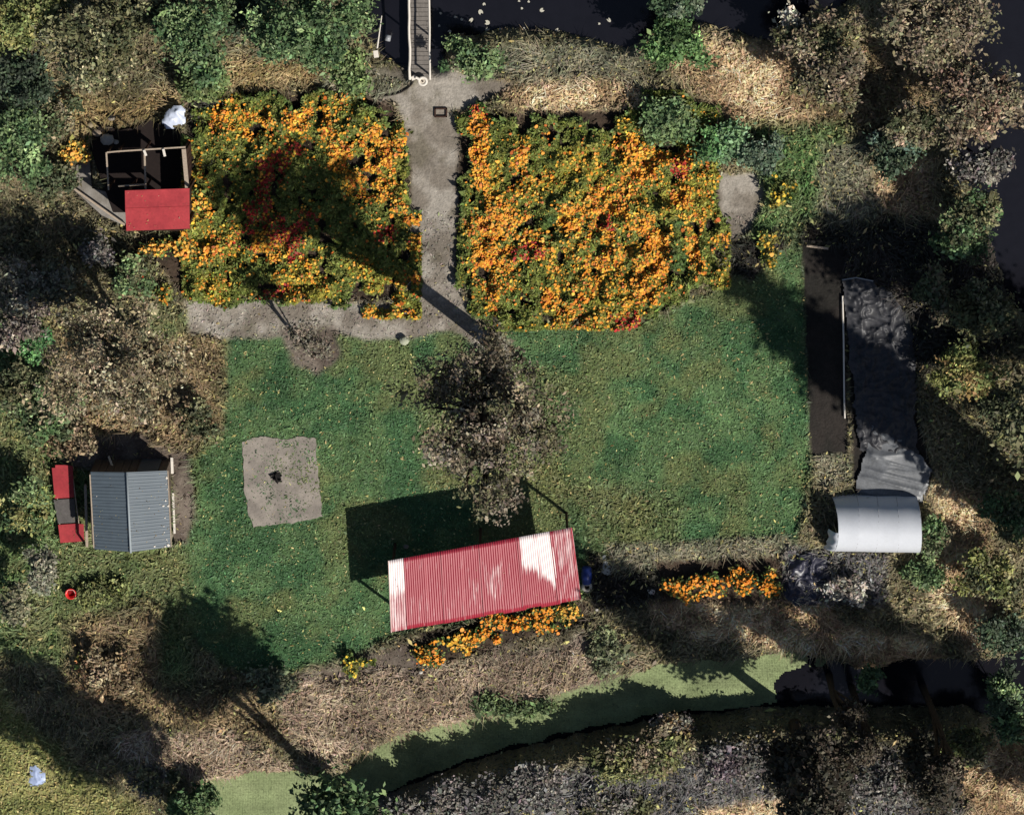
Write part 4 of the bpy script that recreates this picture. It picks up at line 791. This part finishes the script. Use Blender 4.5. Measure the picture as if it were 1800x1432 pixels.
# top left woodland
B_ = [
 ('olive yellow bush in the top left corner', 50, 30, 2.4, (1.6, 1.0, .9), YEL, 6500), ('mottled dark olive bush right of the top left corner', 165, 70, 2.6, (1.7, 1.4, 1.1), OLIVE+[(124, 120, 88)], 9000),
 ('olive bush behind, at the top edge left of the green tree', 235, 20, 2.2, (1.3, .8, .9), OLIVE, 5000), ('green tree with yellowish lower crown at the top left', 345, 60, 3.0, (1.15, 1.7, 1.2), GREEN, 9500),
 ('low olive bush under the green tree above the flower bed', 340, 150, 1.0, (.9, .45, .5), [(104, 116, 66), (84, 98, 56)], 2500), ('bright green tree left of the footbridge at the top', 555, 45, 3.4, (1.75, 1.2, 1.3), GREEN, 11000),
 ('green yellow hanging bush between green tree and footbridge', 610, 120, 1.5, (.75, .8, .7), [(104, 120, 70), (86, 102, 60)], 3600), ('dark bush at the top between two green trees', 435, 25, 1.8, (.8, .9, .8), DGREEN, 2800),
 ('fresh green bush at the left edge beside the outhouse', 25, 250, 1.8, (1.1, 1.3, .8), GREEN, 6000), ('dark shaded bush at the left edge above the fresh green one', 40, 140, 1.8, (1.1, .8, .8), DGREEN, 3800),
 ('brown green bush between stones and the left edge', 95, 205, .9, (.8, .6, .5), MIX, 2400), ('grey green bush below the fresh green one at the left edge', 95, 325, 1.0, (1.0, .5, .5), MIX, 2600),
 ('bright green bush right of the footbridge', 835, 100, 1.1, (.85, .55, .6), GREEN, 3200), ('green willowy shrub at the water edge right of centre top', 1190, 70, 1.6, (1.0, .9, .7), [(90, 120, 66), (74, 100, 56)], 4800),
 ('dark green shrub overhanging the water at the top', 1190, 8, 1.9, (.9, .5, .6), [(62, 84, 56), (100, 112, 88)], 2400), ('brown olive bush by the water right of the straw patch', 1430, 70, 1.7, (1.3, .8, .8), TAN+OLIVE, 5200),
 ('wide olive brown bush below the dark water right of the straw patch', 1480, 140, 2.0, (1.4, .95, .8), TAN+[(104, 100, 62)], 6800), ('tall tan brown tree at the top right', 1640, 70, 3.1, (1.55, 1.5, 1.4), TAN, 11000),
 ('rust brown tree at the right edge over the water', 1725, 195, 3.0, (1.35, 1.45, 1.3), TAN+[(124, 100, 80)], 10500), ('grey frosted bush below the rust brown tree', 1728, 290, 1.6, (1.1, .6, .6), GREYB, 3800),
 ('olive bush between the two brown trees and the path bank', 1610, 215, 1.6, (1.0, .7, .7), OLIVE+TAN, 4200), ('dark green bush in the shade below the top right trees', 1590, 265, 1.1, (.95, .65, .5), DGREEN+[(88, 110, 92)], 3200),
 ('small silvery shrub standing alone over the dark water', 1388, 38, 1.4, (.4, .3, .4), [(180, 172, 150), (140, 134, 118)], 500),
 ('green vine heap above the marigold bed', 1170, 215, .8, (1.3, .65, .4), GREEN, 5600), ('green vine heap right of the pumpkin', 1265, 245, .7, (.7, .8, .35), [(78, 112, 64), (96, 124, 84)], 3600),
 ('grey green bush right of the vine heaps', 1335, 275, .8, (.75, .6, .45), [(104, 118, 98), (80, 96, 74)], 2800), ('olive bush at the water edge right of the plastic beds', 1690, 400, 2.0, (1.3, 1.1, .9), OLIVE+GREEN, 7600),
 ('dark olive bush at the right water edge', 1730, 540, 2.0, (1.0, 1.2, .9), OLIVE, 4800), ('pale twiggy bush in the shade right of the plastic sheet', 1640, 520, 1.1, (.6, .8, .5), MIX, 1900),
 ('yellow green bush right of the plastic sheet', 1705, 655, 1.7, (1.1, .9, .8), YEL+[(140, 118, 70)], 5600), ('olive bush at the right edge below the yellow green one', 1775, 730, 1.8, (.8, 1.1, .8), OLIVE, 4200),
 ('grey olive bush at the right edge beside the long shadow', 1770, 900, 1.6, (.8, 1.0, .7), GREEN+OLIVE, 4200), ('olive bush right of the straw strip', 1745, 1010, 1.3, (.9, .9, .6), YEL+OLIVE, 4000),
 ('low green bush right of the polytunnel', 1635, 940, .8, (.45, .9, .4), GREEN+MIX, 2000), ('green bush under the polytunnel\'s right corner', 1625, 1015, .7, (.6, .5, .4), GREEN, 1600),
 ('deep green bush at the lower right edge', 1775, 1250, 1.9, (.8, 1.5, .8), DGREEN+GREEN, 5200), ('dark bush above the deep green one at the right edge', 1760, 1120, 1.4, (1.0, .7, .6), DGREEN, 2600),
 # left side
 ('pale leaved bush below the outhouse at the left', 60, 500, 1.3, (1.2, .9, .7), [(130, 124, 108), (100, 96, 80), (84, 84, 66)], 4200), ('pinkish brown bush at the left edge', 30, 560, 1.2, (.8, .8, .6), [(126, 114, 104), (104, 94, 84)], 2800),
 ('small bright green bush at the left edge', 55, 610, 1.0, (.5, .6, .4), [(64, 110, 62), (82, 120, 70)], 1500), ('olive green bush left of the brown tree', 70, 720, 1.4, (1.2, 1.1, .7), GREEN+MIX, 5200),
 ('dark olive bush at the left edge', 15, 680, 1.5, (.6, .8, .7), OLIVE, 2200), ('yellow green bush left of the red lean-to', 30, 880, 1.4, (.9, 1.0, .7), YEL+GREEN, 4600), ('brown bush above the red lean-to', 140, 770, 1.0, (.9, .5, .5), BROWN, 2500),
  ('brown bush right of the shed\'s north wall', 330, 740, .8, (.9, .6, .4), BROWN+OLIVE, 2800),
 ('tall grey green stalks left of the red bucket', 72, 1000, 1.9, (.45, 1.0, .8), [(126, 124, 104), (98, 98, 80)], 2600), ('grey green stalks at the left edge', 28, 1070, 1.9, (.4, .9, .8), [(126, 124, 94), (98, 98, 74)], 1900),
 ('green bush at the bottom of the outhouse beside the red roof', 235, 480, .9, (.6, .7, .45), GREEN+OLIVE, 2400), ('grey leaved bush in the tree shadow below the concrete pad', 165, 440, .9, (.6, .5, .4), GREYB, 1000),
 ('low yellow green bush right of the red bucket', 190, 1040, .3, (.9, .7, .12), [(104, 108, 60), (90, 96, 56)], 2600), ('brown dry bush above the lower left shadow', 200, 1180, .7, (.9, .8, .4), BROWN, 3600),
 # bank and bottom
 ('green bush at the bottom between both duckweed stretches', 590, 1405, 1.4, (.6, .6, .6), GREEN+OLIVE, 2400), ('green bush at the bottom left of the ditch', 340, 1410, 1.1, (1.0, .6, .5), GREEN, 3400),
 ('grey olive bush above the lower left green one', 270, 1365, 1.1, (.7, .6, .5), OLIVE+GREYB, 2600), ('large olive shrub reaching over the ditch', 1125, 1325, .5, (1.5, 1.0, .5), [(112, 112, 66), (90, 94, 58), (120, 108, 84)], 8500),
 ('grey brown bush beside the large olive shrub', 1185, 1272, .8, (.5, .5, .4), GREYB+BROWN, 2000),
 ('grey bush leftmost on the far ditch bank', 690, 1436, .5, (1.4, .6, .4), VIO, 5200), ('grey bush second from the left on the far bank', 830, 1412, .5, (1.5, .8, .4), VIO, 6500),
 ('grey bush in the middle of the far bank', 955, 1380, .5, (1.3, .8, .4), VIO, 6500), ('grey shrub below the large olive shrub', 1060, 1412, .5, (1.4, .6, .4), VIO+OLIVE, 4600),
 ('violet grey bush right of the large olive shrub', 1290, 1345, .5, (1.3, .8, .4), VIO+[(92, 80, 84)], 6000), ('brown grey bush between the two dark trunks', 1490, 1318, .5, (1.0, .5, .4), GREYB+OLIVE, 4600),
 ('grey violet bush below, between the two dark trunks', 1560, 1375, .9, (1.1, .9, .6), VIO, 4600), ('olive green bush right of the second dark trunk', 1690, 1310, .6, (1.0, .6, .4), OLIVE+YEL, 4300),
 ('small green bush at the right end of the duckweed', 1530, 1195, 1.0, (.35, .6, .5), GREEN, 1100), ('pale spiky shrub right of the tarp heap', 1490, 1040, .7, (.7, .4, .4), [(168, 160, 146), (120, 112, 100)], 1000),
 ('grey green bush on the bank above the duckweed', 1070, 1150, .4, (1.0, .6, .4), [(106, 112, 78), (90, 92, 70)], 2700), ('green fringe bush along the duckweed', 900, 1243, .2, (1.8, .3, .2), [(92, 108, 66), (76, 92, 58)], 2600),
 ('grey green bush left on the bank below the lawn', 480, 1200, .8, (.9, .6, .4), [(100, 106, 80), (84, 88, 66)], 2600),
]
for lb, px, py, z, r_, cs, n in B_:
    plant('tree' if ' tree' in lb.split(' at ')[0].split(' between')[0].split(' above')[0].split(' left')[0].split(' below')[0].split(' under')[0].split(' beside')[0] else 'bush', lb, 'tree' if z > 2.9 else 'bush', px, py, z, r_, cs, n=int(n*1.25), leaf=.08, trunk=.05 if z < 2.9 else .13, limbs=7 if z < 2 else 12)
# flowering plants that stand apart from the beds
OR = (232, 140, 46); LG = [(92, 104, 46), (70, 90, 40), (116, 112, 50)]
for lb, px, py, z, r_, nf, col in (
  ('orange flower clump leftmost in the short row', 1190, 1030, .35, (.65, .6, .25), 190, OR), ('orange flower clump second in the short row', 1240, 1022, .4, (.62, .6, .28), 260, OR), ('orange flower clump third in the short row', 1303, 1024, .4, (.62, .6, .28), 240, OR), ('orange flower clump rightmost in the short row', 1352, 1022, .4, (.55, .6, .28), 220, OR),
  ('yellow flowering plant alone on the bank left of the shelter', 628, 1170, .35, (.45, .5, .3), 45, (216, 176, 60)), ('faded orange flower plant near the lower left shadow', 155, 1165, .3, (.35, .45, .25), 40, (214, 150, 96)),
  ('orange flower clump left of the outhouse', 130, 263, .4, (.55, .4, .25), 130, (230, 160, 70)), ('orange flower clump under the red outhouse roof', 300, 433, .45, (.85, .42, .3), 260, (228, 160, 70)), ('orange flower strip along the right side of the outhouse', 350, 370, .4, (.3, .9, .3), 130, (214, 160, 60)),
('marigold clump leftmost below the shelter\'s front edge', 757, 1146, .3, (.55, .5, .22), 170, OR), ('marigold clump second from left below the shelter\'s front edge', 800, 1128, .3, (.6, .48, .22), 200, (228, 164, 60)), ('marigold clump third from left below the shelter\'s front edge', 848, 1112, .3, (.6, .46, .22), 220, OR),
  ('marigold clump fourth from left below the shelter\'s front edge', 895, 1099, .3, (.6, .46, .22), 230, OR), ('marigold clump second from right below the shelter\'s front edge', 945, 1088, .3, (.6, .42, .22), 190, OR), ('marigold clump rightmost below the shelter\'s front edge', 997, 1077, .3, (.6, .36, .22), 110, (220, 160, 70)),
  ('small red orange flower plant left of the path bed', 250, 490, .6, (.2, .35, .3), 22, (190, 70, 40)), ('small orange flower plant below the left bed corner', 290, 520, .45, (.3, .25, .2), 26, OR),
  ('yellow green flowering strip beside the bare soil patch', 1345, 440, .45, (.35, .95, .3), 60, (196, 150, 50)), ('yellow flowering bush right of the bare soil patch', 1375, 330, .55, (.5, .6, .3), 50, (206, 170, 60))):
    plant('flower_plant', lb, 'flowers', px, py, z, r_, LG, n=int(1500*max(.4, r_[0]*r_[1]*2.2)), leaf=.07, trunk=0, clump=.12, shell=.45, flowers=(col, int(nf*1.3), .1))

def litter(name, parent, P, n, size=.03, col=((150, 130, 80), (96, 80, 56), (180, 170, 130))):
    A, B2, C2, D2 = [np.array(p) for p in P]; u = rng.random((n, 1)); v = rng.random((n, 1))**.7
    Q = (A*(1-u)+B2*u)*(1-v)+(D2*(1-u)+C2*u)*v; Q[:, 2] += .02
    cs = np.array([lin(c) for c in col])[rng.integers(0, len(col), n)]
    V = leaf_quads(Q, size*np.exp(rng.normal(0, .3, n)), flat=1.2); V = V-np.array(parent.location)
    o = link(name, mesh_np(name, V, 4, jitter(cs, n, .2, .05), M_LEAF), parent); o['kind'] = 'stuff'
litter('leaf_litter', gs, (rN, eEN, eES, rS), 60, .022); litter('leaf_litter', gs, (eWN, rN, rS, eWS), 40, .022)
litter('leaf_litter', oh, (at(222, 338, ZO), at(330, 335, ZO), at(330, 398, ZO), at(224, 401, ZO)), 30, .022)
litter('leaf_litter', sh, (NWp, NEp, SEp, SWp), 60, .018)
